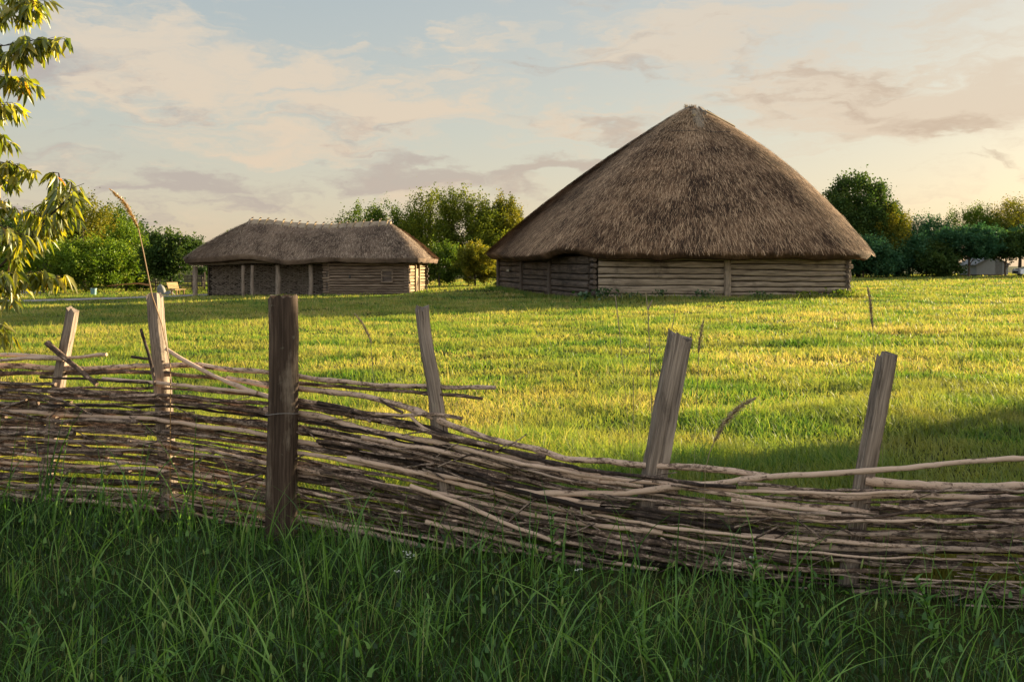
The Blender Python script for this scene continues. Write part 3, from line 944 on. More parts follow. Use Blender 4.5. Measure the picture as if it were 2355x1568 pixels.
rad0 = poly_radius(BA, APEX, th)
over = 1.25 + .05 * np.sin(3 * th)
rad = csmooth(rad0 + over, 9)
ex = APEX.x + rad * np.cos(th); ey = APEX.y + rad * np.sin(th)
# pull the outer left and right eave tips to where they stand
ez = np.full(NR, 1.97) + .02 * np.sin(5 * th)
dl = np.exp(-(((ex - 2.4) / 1.1) ** 2 + ((ey - 46.6) / 2.4) ** 2))         # eave lifts at the front left corner
ez += .30 * dl
ez += .35 * sstep(49, 60, ey) * (ex > 12) + .12 * sstep(52, 62, ey) * (ex < 4)
ez = csmooth(ez, 4)
bul = .74 + .33 * np.cos(th - .2)


def pale_barn(A_, s0, rng):
    x = (A_[:, 0] - APEX.x) / 1.9 + .12
    f = np.exp(-x ** 2) * (1 - sstep(.12, .40, s0 + .08 * (rng.random(len(s0)) - .5))) * (A_[:, 1] < APEX.y)
    f2 = .75 * (1 - sstep(.06, .26, s0))
    return np.clip(np.maximum(f, f2) * (.3 + .9 * rng.random(len(s0))), 0, 1)


rf, bsurf, _ = thatch_roof('thatch_roof', M['thatch'], barn, lambda i: APEX + Vector((.22 * math.cos(th[i]), .22 * math.sin(th[i]), 0)), np.column_stack([ex, ey]), ez, bul,
                           .34, .42, 130000, (.2, .75), (.010, .026), np.random.default_rng(5), pale_barn, rough=.09)


def on_barn(px, py, lift=.08):
    """point of the roof front that shows at (px,py)"""
    ii = np.linspace(0, NR, 660, endpoint=False); best = None
    for s in np.linspace(.0, .5, 120):
        p = bsurf(ii, np.full(len(ii), s))
        p = p[p[:, 1] < APEX.y + 1]
        X_ = CX + p[:, 0] / p[:, 1] * FD; Y_ = HY - (p[:, 2] - EYE) / p[:, 1] * FD
        d_ = (X_ - px) ** 2 + (Y_ - py) ** 2
        k = d_.argmin()
        if best is None or d_[k] < best[0]:
            best = (d_[k], p[k])
    q = Vector(best[1]); n_ = Vector((q.x - APEX.x, q.y - APEX.y, 1.2)).normalized()
    return q + n_ * lift


def Z7(cx, cy):                        # apex close-up coordinates
    return (2500 + cx * .25478) * .575, (380 + cy * .25478) * .575


def plank(name, a, b, half_w, half_t, mat, nrm_hint, bev=.01):
    a, b = Vector(a), Vector(b)
    ax = (b - a) / 2; t = ax.normalized(); nv = (nrm_hint - t * nrm_hint.dot(t)).normalized(); sd = t.cross(nv)
    return MB().box((a + b) / 2, ax, sd * half_w, nv * half_t, bev).build(name, mat, barn, smooth=False)


def apn(q):
    return Vector((q.x - APEX.x, q.y - APEX.y, 1.4)).normalized()


# grey boards that cap the top: two on the left flank, two along the right, one cross board
ap = APEX.copy()
for (c0, c1, hw_, lf) in (((1052, 205), (800, 372), .17, .10), ((1062, 262), (905, 372), .17, .13), ((1022, 190), (770, 355), .12, .02)):
    a = on_barn(*Z7(*c0), lf); b_ = on_barn(*Z7(*c1), lf)
    plank('cap_board', a, b_, hw_, .03, M['board'], apn((a + b_) / 2))
a = on_barn(*Z7(830, 390), .16); b_ = on_barn(*Z7(1085, 352), .20); plank('cap_board', a, b_, .06, .06, M['log_pale'], apn((a + b_) / 2))
a = on_barn(*Z7(1240, 285), .16); b_ = on_barn(*Z7(1690, 515), .14); plank('cap_board', a, b_, .07, .05, M['log_pale'], apn((a + b_) / 2))
a = on_barn(*Z7(1250, 320), .10); b_ = on_barn(*Z7(1420, 398), .08); plank('cap_board', a, b_, .06, .05, M['board'], apn((a + b_) / 2))
a = on_barn(*Z7(1180, 215), .14); b_ = on_barn(*Z7(1235, 290), .14); plank('cap_board', a, b_, .14, .05, M['board'], apn((a + b_) / 2))
a = on_barn(*Z7(1265, 275), .16); b_ = on_barn(*Z7(1420, 345), .13); plank('cap_board', a, b_, .05, .04, M['board'], apn((a + b_) / 2))
# twin straw tufts at the very top
mb = MB()
rg = random.Random(4)
for k in range(120):
    a0 = rg.uniform(0, 6.28)
    p = ap + Vector((rg.uniform(-.28, .28), rg.uniform(-.15, .15), -.15))
    tgt = p + Vector((math.cos(a0) * .12, math.sin(a0) * .1, rg.uniform(.12, .34) * (1 if abs(p.x - ap.x) > .08 else .6)))
    mb.tube([p, tgt], [.016, .006], 4, cap=False)
for k in range(170):                  # bundle of straw running down the front from the top
    u = rg.uniform(-1, 1)
    x0, x1 = 1110 + u * 45, 1240 + u * 85 + rg.uniform(-15, 15)
    f = rg.uniform(0, .55); e = min(1, f + rg.uniform(.25, .5))
    qa = on_barn(*Z7(x0 + (x1 - x0) * f, 225 + (600 - 225) * f), .05 + rg.uniform(0, .05)) if k % 6 == 0 else None
    if qa is not None:
        qb = on_barn(*Z7(x0 + (x1 - x0) * e, 225 + 375 * e), .06)
    else:
        if k % 6 == 1: base_a, base_b = last_a, last_b
        off = Vector((rg.uniform(-.16, .16), 0, rg.uniform(-.05, .05)))
        qa = last_a + off; qb = last_b + off * 1.3
    if k % 6 == 0: last_a, last_b = qa, qb
    mb.tube([qa, qb], [.014, .010], 4, cap=False)
mb.build('straw_bundle', M['ridge_straw'], barn)
# binding wires
for pts in ([(720, 575), (850, 573), (1000, 572), (1150, 576)], [(1275, 583), (1420, 598), (1560, 590), (1640, 588)], [(1080, 402), (1180, 404), (1310, 400)]):
    q = [on_barn(*Z7(*p), .10) for p in pts]
    MB().tube(q, .022, 5).build('binding_rod', M['wire_dark'], barn)

# ------------------------------------------------------------------ HOUSE
house = thing('thatched_longhouse', tuple(H(6, 2.5)), 'low long thatched house with an open wattle porch and log room', 'house')


def hbox(name, u0, u1, v0, v1, z0, z1, mat, bev=.0, parent=house):
    a, b_ = H(u0, v0), H(u1, v1); zb = min(g(a.x, a.y), g(b_.x, b_.y))
    c = HO + HU * (u0 + u1) / 2 + HV * (v0 + v1) / 2
    return MB().box((c.x, c.y, zb + (z0 + z1) / 2), HU * (u1 - u0) / 2, HV * (v1 - v0) / 2, (0, 0, (z1 - z0) / 2), bev).build(name, mat, parent, smooth=False)


HZ = g(HO.x + 6, HO.y)
def Hz(u, v, z):
    p = HO + HU * u + HV * v
    return Vector((p.x, p.y, HZ + z))


UC = 8.5
for (u, r, lean) in ((0.0, .15, .0), (3.12, .11, -.02), (3.74, .12, -.05), (5.34, .165, .03), (7.42, .14, .05)):
    p0 = H(u, 0, -.1); zt_ = 1.92
    ptsl = [p0 + HU * (lean * math.sin(k / 7 * 3.1)) + Vector((0, 0, (zt_ + .1) * k / 7)) for k in range(8)]
    MB().tube(ptsl, [r * random.uniform(.92, 1.08) for _ in range(8)], 10, jitter=.12).build('porch_post', M['post_grey'], house)
mb = MB()
mb.tube([Hz(-.4, 0, 1.98), Hz(1.5, .0, 2.0), Hz(3.3, 0, 2.1)], [.10, .11, .12], 8)
mb.tube([Hz(2.9, -.02, 2.13), Hz(5.0, 0, 2.09), Hz(8.6, 0, 2.06)], [.12, .11, .11], 8)
mb.build('porch_beam', M['beam'], house)
# wattle wall of the porch
mb = MB()
rg = random.Random(12)
u0, u1, vv, zt_ = .35, UC, 1.25, 2.0
for k in range(30):
    u = u0 + (u1 - u0) * k / 29
    mb.tube([Hz(u, vv - .03, -.1), Hz(u + rg.uniform(-.03, .03), vv - .03, zt_)], .018, 5, cap=False)
rows = 19
for r_ in range(rows):
    for k in range(46):
        u = u0 + (u1 - u0) * (k + rg.random()) / 46
        z = .04 + (zt_ - .1) * (r_ + rg.uniform(.2, .8)) / rows
        sgn = 1 if (r_ // 2) % 2 else -1
        l = rg.uniform(.28, .6); rise = sgn * l * rg.uniform(.25, .55) * (1.0 if u < 3 else rg.uniform(.4, 1))
        ub = min(u + l, u1)
        o1, o2 = rg.uniform(-.09, -.02), rg.uniform(-.02, .05)
        if sgn > 0: o1, o2 = o2, o1
        zA, zB = max(.02, min(zt_, z - rise / 2)), max(.02, min(zt_, z + rise / 2))
        mb.tube([Hz(u, vv + o1, zA), Hz((u + ub) / 2, vv + (o1 + o2) / 2 - .03, (zA + zB) / 2 + rg.uniform(-.01, .03)), Hz(ub, vv + o2, zB)], [rg.uniform(.012, .026)] * 3, 5, cap=False)
    for k in range(5):
        u = u0 + rg.random() * (u1 - u0 - 2); z = (zt_ - .05) * (r_ + .5) / rows
        mb.tube([Hz(u, vv + .05, z), Hz(u + 1.2, vv + .06, z + rg.uniform(-.04, .04)), Hz(u + 2.2, vv + .05, z)], .015, 5, cap=False)
mb.build('wattle_wall', M['twig'], house)
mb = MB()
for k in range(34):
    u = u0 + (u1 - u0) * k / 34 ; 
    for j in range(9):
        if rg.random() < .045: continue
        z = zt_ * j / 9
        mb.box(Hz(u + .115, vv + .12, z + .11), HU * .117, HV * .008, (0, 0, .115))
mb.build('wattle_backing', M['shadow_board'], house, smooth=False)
# log room: front wall with a window, gable with door
NW = 12
logwall(MB(), Hz(UC, 0, 0), Hz(HL - .1, 0, 0), HZ + 2.05, HZ + 2.05, NW, -HV, .05, 51, wob=.03, seglen=.2).build('log_wall', M['log_house'], house)
logwall(MB(), Hz(HL, .15, 0), Hz(HL, 1.72, 0), HZ + 2.05, HZ + 2.05, NW, HU, .07, 52, wob=.015).build('log_wall', M['log_pale'], house)
logwall(MB(), Hz(HL, 3.0, 0), Hz(HL, HW - .1, 0), HZ + 2.05, HZ + 2.05, NW, HU, .07, 53, wob=.015).build('log_wall', M['log_pale'], house)
logwall(MB(), Hz(HL, 1.78, 1.7), Hz(HL, 2.94, 1.7), HZ + 2.05, HZ + 2.05, 2, HU, .05, 54, zb0=1.72).build('log_wall', M['log_pale'], house)
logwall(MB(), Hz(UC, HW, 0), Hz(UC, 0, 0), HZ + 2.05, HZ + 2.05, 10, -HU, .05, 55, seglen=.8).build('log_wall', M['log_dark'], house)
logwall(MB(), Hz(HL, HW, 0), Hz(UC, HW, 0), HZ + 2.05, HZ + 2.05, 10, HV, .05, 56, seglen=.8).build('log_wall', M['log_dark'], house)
mb = MB(); logends(mb, Hz(HL - .05, .0, 0), HU, HZ + 2.05, NW, .1, 61, (.10, .24), .2); mb.build('corner_log_ends', M['log_house'], house)
mb = MB(); logends(mb, Hz(HL + .02, .10, 0), -HV, HZ + 2.05, NW, .1, 62, (.18, .26), .1); mb.build('corner_log_ends', M['log_house'], house)
mb = MB(); logends(mb, Hz(HL - .05, HW - .1, 0), HU, HZ + 2.05, NW, .1, 63, (.22, .36), .2); mb.build('corner_log_ends', M['log_dark'], house)
mb = MB(); logends(mb, Hz(UC, .12, 0), -HV, HZ + 2.05, NW, .1, 64, (.16, .24), .1); mb.build('corner_log_ends', M['log_dark'], house)
mb = MB(); logends(mb, Hz(UC + .05, 0, 0), -HU, HZ + 2.05, NW, .1, 65, (.2, .38), .1); mb.build('corner_log_ends', M['log_house'], house)
# back wall of the porch side, closed ends
mb = MB()
for (a, b_) in (((.2, HW - .1), (UC, HW - .1)), ((.2, 1.4), (.2, HW - .1))):
    p0, p1 = Hz(*a, -.2), Hz(*b_, -.2); b0 = len(mb.v)
    mb.v += [p0, p1, p1 + Vector((0, 0, 2.4)), p0 + Vector((0, 0, 2.4))]
    mb.face((b0, b0 + 1, b0 + 2, b0 + 3), [(0, 0), (6, 0), (6, 2), (0, 2)])
mb.v += []
for (a, b_) in (((UC + .15, .16), (HL - .15, .16)), ((HL - .16, .16), (HL - .16, HW - .2)), ((HL - .16, HW - .16), (UC + .15, HW - .16))):  # added lining inside the log room, blocks light through the log gaps
    p0, p1 = Hz(*a, -.2), Hz(*b_, -.2); b0 = len(mb.v)
    mb.v += [p0, p1, p1 + Vector((0, 0, 2.5)), p0 + Vector((0, 0, 2.5))]
    mb.face((b0, b0 + 1, b0 + 2, b0 + 3), [(0, 0), (6, 0), (6, 2), (0, 2)])
mb.build('rear_wall_and_lining', M['log_dark'], house, smooth=False)
# window
wu, wz = 12.3, 1.22
win = MB().box(Hz(wu, -.10, wz), HU * .30, HV * .02, (0, 0, .32)).build('window', M['log_dark'], house, smooth=False)
mb = MB()
for (du, dzv, hu, hz_) in ((-.33, 0, .035, .40), (.33, 0, .035, .40), (0, .36, .295, .035), (0, -.36, .295, .035), (0, .03, .295, .02)):
    mb.box(Hz(wu + du, -.135, wz + dzv), HU * hu, HV * .025, (0, 0, hz_))
mb.build('window_frame', M['log_house'], win, smooth=False, loc=win['_org'])
MB().box(Hz(9.95, -.07, 1.2), HU * .05, HV * .012, (0, 0, .10)).build('vent_hole', M['glass'], house, smooth=False)
# door
door = MB().box(Hz(HL + .02, 2.36, .82), HV * .56, HU * .03, (0, 0, .86)).build('door', M['log_pale'], house, smooth=False)
mb = MB()
for (v0, z0, v1, z1) in ((1.86, 1.15, 2.86, 1.15), (1.9, 1.1, 2.6, .05), (2.8, 1.1, 2.1, .05), (1.86, .08, 2.86, .08)):
    a, b_ = Hz(HL + .075, v0, z0), Hz(HL + .075, v1, z1)
    d = (b_ - a) / 2; t = d.normalized(); mb.box((a + b_) / 2, d, t.cross(HU).normalized() * .045, HU * .02)
mb.build('door_brace', M['beam'], door, smooth=False, loc=door['_org'])
for v in (1.74, 2.98):
    MB().box(Hz(HL + .09, v, 1.02), (0, 0, 1.05), HV * .06, HU * .06).build('door_post', M['log_pale'], house, smooth=False)
# roof
rA, rB = Vector((2.65, 2.6, 4.80)), Vector((11.75, 2.6, 4.62))
pts = []
u_a, u_b, v_a, v_b, rc = -.55, HL + .85, -.75, HW + .75, .25
def rrect(n):
    per = []
    cs = [(u_a, v_a), (u_b, v_a), (u_b, v_b), (u_a, v_b)]
    for k in range(4):
        (x0, y0), (x1, y1) = cs[k], cs[(k + 1) % 4]
        L_ = math.hypot(x1 - x0, y1 - y0); m__ = int(n * L_ / (2 * (u_b - u_a + v_b - v_a)))
        for i in range(m__):
            per.append((x0 + (x1 - x0) * i / m__, y0 + (y1 - y0) * i / m__))
    return np.array(per)
q = rrect(240)
q = np.column_stack([csmooth(q[:, 0], 3), csmooth(q[:, 1], 3)])
hxy = np.array([[*(HO + HU * a + HV * b_).xy] for a, b_ in q])
uu = q[:, 0]
ezw = 2.02 + np.where(q[:, 1] < 1.5, .26 * np.exp(-((uu - 3.2) / 1.6) ** 2) - .12 * np.exp(-((uu - 6.6) / 1.3) ** 2) + .08 * np.exp(-((uu - 8.8) / 1.1) ** 2) + .02 * np.sin(uu * 1.9), 0.0)
ezw = HZ + csmooth(ezw, 3)


def ridge_pt(u, lift=0):
    t = min(1, max(0, (u - rA.x) / (rB.x - rA.x)))
    z = rA.z + (rB.z - rA.z) * t - .20 * math.sin(math.pi * t) ** 1.0 + .05 * math.sin(9 * t)
    return Hz(rA.x + (rB.x - rA.x) * t, 2.6, z + lift)


def rpt(i):
    u = q[i, 0]
    t = (u - u_a) / (u_b - u_a)
    uu_ = rA.x + (rB.x - rA.x) * min(1, max(0, (u - 2.1) / (12.2 - 2.1)))
    return ridge_pt(uu_)


rr_ = [rpt(i) for i in range(len(q))]
hroof, hsurf, _ = thatch_roof('thatch_roof', M['thatch_house'], house, lambda i: rr_[i], hxy, ezw, np.full(len(q), .18), .30, .12, 34000, (.12, .4), (.010, .028), np.random.default_rng(8), None, s_rows=26, rough=.05, inner=.8)
# ridge cap of straw with crossed sticks
mb = MB(); n_ = 40
ring = []
for k in range(n_ + 1):
    u = rA.x - .12 + (rB.x - rA.x + .3) * k / n_
    c = ridge_pt(u); c = Vector((Hz(u, 2.6, 0).x, Hz(u, 2.6, 0).y, c.z))
    jz = random.uniform(-.02, .02)
    ring.append([c + HV * dv + Vector((0, 0, dz_ + jz + random.uniform(-.015, .015))) for dv, dz_ in ((-.62, -.47 + random.uniform(-.04, .04)), (-.55, -.34), (-.3, -.10), (0, .10), (.3, -.10), (.55, -.34), (.62, -.47))])
b0 = 0
for k in range(n_ + 1): mb.v += ring[k]
for k in range(n_):
    for j in range(6):
        a = k * 7 + j
        mb.face((a, a + 1, a + 8, a + 7), [(k * .2, j * .2), (k * .2, j * .2 + .2), (k * .2 + .2, j * .2 + .2), (k * .2 + .2, j * .2)])
mb.face(list(range(7))[::-1]); mb.face([n_ * 7 + j for j in range(7)])
cap = mb.build('ridge_cap', M['ridge_straw'], hroof, loc=house['_org'])
cap.location = (0, 0, 0)
for k in range(18):
    u = rA.x + .05 + (rB.x - rA.x - .1) * k / 17
    c = ridge_pt(u)
    mb = MB()
    sk = random.uniform(-.12, .12)
    for sg in (-1, 1):
        mb.tube([c + HV * (sg * .70) + HU * (-.10 + sk - .06 * sg) + Vector((0, 0, -.50)), c + HV * sg * .33 + HU * sk * .5 + Vector((0, 0, -.06)), c - HV * sg * .02 + Vector((0, 0, .16)), c - HV * sg * .10 + HU * (.08 + .08 * sg) + Vector((0, 0, .23))], [.045, .045, .04, .03], 6)
    s_ = mb.build('ridge_stick', M['log_pale'] if k % 3 else M['post_grey'], hroof, loc=house['_org'])
    s_.location = (0, 0, 0)

# ------------------------------------------------------------------ WATTLE FENCE
fence = thing('wattle_fence', (0, 5.87, 0), 'low woven stick fence with leaning posts across the meadow edge', 'fence')


def FP(px, py, off=0.0):
    r = (px - CX) / FD
    Y = 5.87 / (1 + .39 * r)
    return D(px, py, Y + off)


R4 = lambda x, y: (x * .3483, y * .3483 + 661.2)
R5 = lambda x, y: (x * .3483 + 575, y * .3483 + 661.2)
R6 = lambda x, y: (x * .3851 + 1322.5, y * .3851 + 718.8)
R7 = lambda x, y: (x * .3851 + 1782.5, y * .3851 + 718.8)
frnd = random.Random(21)
PX_M = 6.2 / FD


def resample(pts, step=24):
    """smooth polyline through pixel points"""
    P_ = np.array(pts, float)
    d = np.concatenate([[0], np.cumsum(np.linalg.norm(np.diff(P_, axis=0), axis=1))])
    n_ = max(3, int(d[-1] / step))
    t = np.linspace(0, d[-1], n_ + 1)
    out_ = np.stack([np.interp(t, d, P_[:, k]) for k in range(P_.shape[1])], 1)
    if n_ > 6:
        for _ in range(2):
            out_[1:-1] = (out_[:-2] + 2 * out_[1:-1] + out_[2:]) / 4
    return out_, t


def stick(mb, pts, rpx, off=0.0, weave=.03, taper=.3, knots=.22, step=20, wob=2.8):
    q_, t = resample(pts, step)
    ph = frnd.random() * 6.28; fq = frnd.uniform(.006, .012); sd = frnd.random() * 100
    wy = (fbm(t * .012 + sd, np.full(len(t), sd), 3) - .5) * 2 * wob * 1.6 + (vnoise(t * .045 + sd, np.full(len(t), 3.3)) - .5) * wob
    pts3 = []; rad = []
    flip = frnd.random() < .5
    for i in range(len(q_)):
        tt = i / (len(q_) - 1)
        o_ = off + weave * math.sin(ph + t[i] * fq)
        pts3.append(FP(q_[i, 0], q_[i, 1] + wy[i], o_))
        depth = 5.87 / (1 + .39 * (q_[i, 0] - CX) / FD)
        f = 1 - taper * (tt if flip else 1 - tt)
        kn = 1 + knots * (frnd.random() - .5) + (0.3 if frnd.random() < .05 else 0)
        rad.append(rpx * depth / FD * f * kn)
    return mb.tube(pts3, rad, 9, jitter=.10)


TR = []   # traced sticks: (points, radius px, offset, dark)
T_ = lambda fn, pts, r, off=0.0, dark=0: TR.append(([fn(*p) for p in pts], r, off, dark))
T_(R4, [(-300, 430), (0, 440), (200, 450), (390, 462), (470, 468), (600, 448), (705, 440)], 4.6, .02)
T_(R4, [(-300, 500), (0, 485), (150, 470), (300, 465), (420, 478)], 4.6, -.03)
TR.append(([R4(-300, 505), R4(0, 512), R4(200, 520), R4(420, 540), R4(700, 530), R4(900, 515), R4(1110, 512), R4(1250, 510), R4(1500, 540), R4(1785, 557), R5(320, 590), R5(500, 612), R5(700, 637), R5(900, 648), R5(1180, 657), R5(1620, 660)], 6.6, .05, 0))
TR.append(([R4(0, 565), R4(300, 560), R4(700, 565), R4(850, 550), R4(1000, 565), R4(1130, 575), R4(1400, 592), R4(1600, 615), R4(1785, 632), R5(320, 630), R5(600, 652), R5(800, 672), R5(1180, 697), R5(1350, 705), R5(1535, 730)], 5.2, .06, 0))
T_(R4, [(310, 365), (400, 440), (500, 520), (570, 590), (640, 640)], 6.6, -.09)
T_(R4, [(680, 600), (900, 620), (1100, 635), (1300, 650), (1560, 680), (1700, 700)], 4.8, -.05)
T_(R4, [(1095, 408), (1200, 475), (1270, 510), (1340, 540), (1440, 600), (1600, 665), (1790, 730)], 5.2, -.03)
T_(R4, [(870, 457), (1010, 478), (1080, 490)], 3.6, .03)
T_(R4, [(930, 275), (960, 370), (990, 470), (1010, 560), (1020, 650)], 3.6, -.07, 1)
TR.append(([R4(1500, 600), R4(1785, 650), R5(320, 665), R5(500, 685), R5(700, 705), R5(850, 740), R5(1000, 780), R5(1150, 830), R5(1230, 862), R5(1300, 905), R5(1450, 950), R5(1600, 1000), R5(1750, 1040), R5(1900, 1062), R5(2100, 1138), R5(2311, 1140), R6(200, 885), R6(400, 910), R6(600, 920), R6(800, 932), R6(1000, 957), R6(1180, 985)], 8.0, .03, 0))
T_(R5, [(320, 745), (450, 760), (600, 800), (800, 835), (1000, 842), (1060, 850), (1100, 828), (1250, 840), (1400, 865)], 5.2, -.05)
T_(R5, [(200, 760), (330, 780), (500, 800), (700, 840), (850, 870), (1000, 910), (1150, 940), (1230, 960)], 8.2, .02, 1)
T_(R5, [(100, 800), (330, 830), (500, 850), (650, 910), (900, 970), (1100, 1000), (1300, 1040), (1500, 1080), (1800, 1140), (2000, 1180), (2311, 1232)], 7.2, -.03)
T_(R5, [(1220, 985), (1400, 1010), (1550, 1050), (1700, 1080), (1950, 1120)], 6.4, .0)
T_(R5, [(860, 740), (920, 780), (1010, 822)], 3.4, -.05)
T_(R5, [(1060, 850), (1120, 910), (1200, 955)], 4.2, -.04)
T_(R5, [(740, 990), (1000, 1032), (1300, 1092), (1600, 1160), (1900, 1202), (2311, 1270)], 6.4, -.05)
T_(R5, [(200, 910), (330, 935), (600, 990), (900, 1040), (1200, 1120)], 5.0, -.04)
T_(R5, [(200, 1075), (330, 1090), (600, 1130), (900, 1190), (1300, 1240), (1700, 1320), (2000, 1380), (2311, 1440)], 6.2, -.05)
T_(R5, [(1060, 1310), (1300, 1390), (1500, 1470), (1700, 1560), (2050, 1690)], 5.4, -.10)
TR.append(([R5(1850, 1362), R5(2050, 1352), R6(0, 1080), R6(300, 1075), R6(500, 1055), R6(700, 1035), R6(900, 1015), R6(1200, 972), R7(250, 968), R7(480, 952), R7(590, 942), R7(800, 930), R7(1000, 905), R7(1250, 880), R7(1500, 862), R7(1900, 840)], 7.4, -.06, 0))
T_(R7, [(540, 1000), (700, 1020), (900, 1030), (1050, 1040), (1300, 1040), (1487, 1030), (1900, 1020)], 11.0, .03)
T_(R7, [(-100, 1050), (0, 1060), (150, 1080), (300, 1100), (500, 1102), (700, 1080), (900, 1088), (1200, 1100), (1487, 1110)], 7.2, -.02)
T_(R7, [(-260, 1120), (0, 1145), (200, 1175), (395, 1202)], 6.4, -.07)
T_(R7, [(590, 1217), (800, 1190), (1050, 1160), (1300, 1120), (1487, 1100), (1800, 1080)], 5.2, -.07)
T_(R7, [(630, 1150), (850, 1172), (1000, 1180)], 4.8, -.06)
T_(R7, [(-300, 1240), (0, 1230), (300, 1222), (600, 1236), (900, 1240), (1487, 1222)], 5.2, -.04)
T_(R7, [(570, 1330), (900, 1330), (1200, 1320), (1487, 1290), (1800, 1280)], 10, .03, 1)
T_(R7, [(-200, 1330), (0, 1340), (300, 1360), (700, 1392), (1100, 1410), (1400, 1420)], 6, -.04)
T_(R6, [(-200, 960), (0, 985), (200, 1010), (405, 1036)], 5.6, -.05)
T_(R6, [(370, 970), (500, 1000), (650, 1012), (800, 1030)], 5.6, .0, 1)
T_(R6, [(500, 1167), (800, 1172), (1000, 1190), (1200, 1190), (1493, 1230)], 5, -.06)
T_(R6, [(520, 1125), (700, 1135), (900, 1152), (1100, 1170)], 4.8, -.04)
T_(R6, [(100, 1190), (300, 1202), (560, 1226)], 5.4, -.06)
T_(R6, [(0, 1165), (150, 1180), (420, 1100)], 6, -.03, 1)
nind = 0
for (pts, r, off, dark) in TR:
    stick(MB(), pts, r, off, weave=.012, taper=.2, wob=1.9).build('stick', M['stick_dark' if dark else 'stick'], fence); nind += 1

TX = [-1100, -700, -300, 0, 400, 650, 800, 1000, 1300, 1600, 1900, 2355, 2700, 3000, 4600]
TY = [850, 860, 868, 876, 885, 912, 935, 985, 1068, 1105, 1128, 1120, 1125, 1150, 1320]
BX = [-1100, -700, -300, 0, 400, 650, 1000, 1300, 1700, 2000, 2355, 2700, 3000, 4600]
BY = [1090, 1120, 1135, 1160, 1185, 1240, 1300, 1360, 1430, 1470, 1500, 1530, 1560, 1760]
rowsn = 20
cand = []
for layer in range(3):
    for k in range(rowsn):
        v = (k + (.15, .65, .4)[layer]) / rowsn
        if layer == 2 and k < 4: continue
        if layer and k in (8, 9) and False: continue
        x = -1100 + frnd.random() * 500
        while x < 4200:
            L_ = frnd.uniform(420, 1150)
            x1 = min(x + L_, 4600)
            xsn = np.linspace(x, x1, 8)
            dv = frnd.uniform(-.05, .05)
            vs_ = v + dv * np.linspace(-1, 1, 8) + frnd.uniform(-.012, .012)
            ty = np.interp(xsn, TX, TY); by = np.interp(xsn, BX, BY)
            ysn = ty + (by - ty) * vs_
            xm = (x + x1) / 2
            if (xm > 1850 and .44 < v < .60 and layer) or frnd.random() < (.02, .08, .12)[layer]:
                x = x1 - 20
                continue
            cand.append((list(zip(xsn, ysn)), frnd.choice([3.2, 3.8, 4.4, 5.0, 5.8, 6.8]), (-.045, .03, .09)[layer] + frnd.uniform(-.02, .02), layer, v))
            x = x1 - frnd.uniform(-20, 160)
# sticks seen best become parts of their own, the hidden far layer is one part
frnd.shuffle(cand)
rest = MB()
for (pts, r, off, layer, v) in sorted(cand, key=lambda c: c[3]):
    dark = frnd.random() < (.35 if layer == 0 else .8)
    if nind < 98 and layer == 0 and pts[0][0] < 2100 and pts[-1][0] > 300:
        stick(MB(), pts, r, off, weave=.035).build('stick', M['stick_dark' if dark else 'stick'], fence); nind += 1
    else:
        stick(rest, pts, r, off, weave=.03)
# short broken twigs and frayed bits between the rods
for k in range(260):
    x = frnd.uniform(-100, 2450)
    ty = np.interp(x, TX, TY); by = np.interp(x, BX, BY)
    y = ty + (by - ty) * frnd.uniform(.05, 1)
    L_ = frnd.uniform(25, 120); a = frnd.gauss(.12, .35)
    stick(rest, [(x, y), (x + L_ * .5, y + L_ * .5 * a + frnd.uniform(-4, 4)), (x + L_, y + L_ * a)], frnd.choice([1.2, 1.6, 2.2, 3.0]), -.08 + frnd.uniform(-.03, .03), .0, step=14)
ro = rest.build('stick', M['stick_dark'], fence); ro['kind'] = 'stuff'  # back rods and loose twigs all get the darker bark colour


def post(pts, wpx, off, mat, seg=12, squash=None, jit=.05, seed=0, rough_top=.028):
    rg = random.Random(seed)
    q_, t = resample([(p[0], p[1], w_) for p, w_ in zip(pts, wpx)], 26)
    P3 = []; rad = []
    for i in range(len(q_)):
        Yd = 5.87 / (1 + .39 * (q_[i, 0] - CX) / FD)
        P3.append(FP(q_[i, 0] + rg.uniform(-.6, .6), q_[i, 1], off)); rad.append(q_[i, 2] / 2 * Yd / FD)
    mb = MB()
    n0 = len(mb.v)
    mb.tube(P3, rad, seg, squash=squash, jitter=0)
    # fixed lengthwise grooves + a rough sawn top
    gr = [1 + jit * (rg.random() - .5) * 2 for _ in range(seg)]
    for i in range(len(P3)):
        for k in range(seg):
            idx = n0 + i * seg + k
            c = P3[i]
            mb.v[idx] = c + (mb.v[idx] - c) * (gr[k] * (1 + .03 * (rg.random() - .5)))
            if i == 0:
                mb.v[idx] = mb.v[idx] + Vector((0, 0, rg.uniform(-rough_top, rough_top)))
    return mb


post([(167, 712), (150, 800), (130, 900), (100, 1140), (92, 1200)], [30, 31, 32, 32, 32], .05, 0, 14, None, .16, 1).build('post', M['post_grey'], fence)
post([(354, 682), (362, 770), (372, 870), (385, 1100), (390, 1190)], [35, 34, 38, 38, 38], .06, 0, 14, None, .16, 2).build('post', M['post_grey'], fence)
big = post([(651, 682), (653, 780), (653, 900), (650, 1000), (648, 1100), (646, 1300)], [58, 58, 58, 60, 62, 64], -.14, 0, 28, 5.0, .045, 3, .014)
bigo = big.build('post', M['post_dark'], fence)
post([(970, 710), (974, 760), (984, 820), (996, 880), (1010, 990), (1030, 1180), (1040, 1300)], [31, 28, 32, 30, 38, 40, 40], .05, 0, 14, None, .18, 4).build('post', M['post_grey'], fence)
post([(1566, 769), (1540, 900), (1511, 1060), (1480, 1250), (1465, 1400)], [54, 56, 58, 58, 58], .09, 0, 16, 3.5, .10, 5).build('post', M['post_grey'], fence)
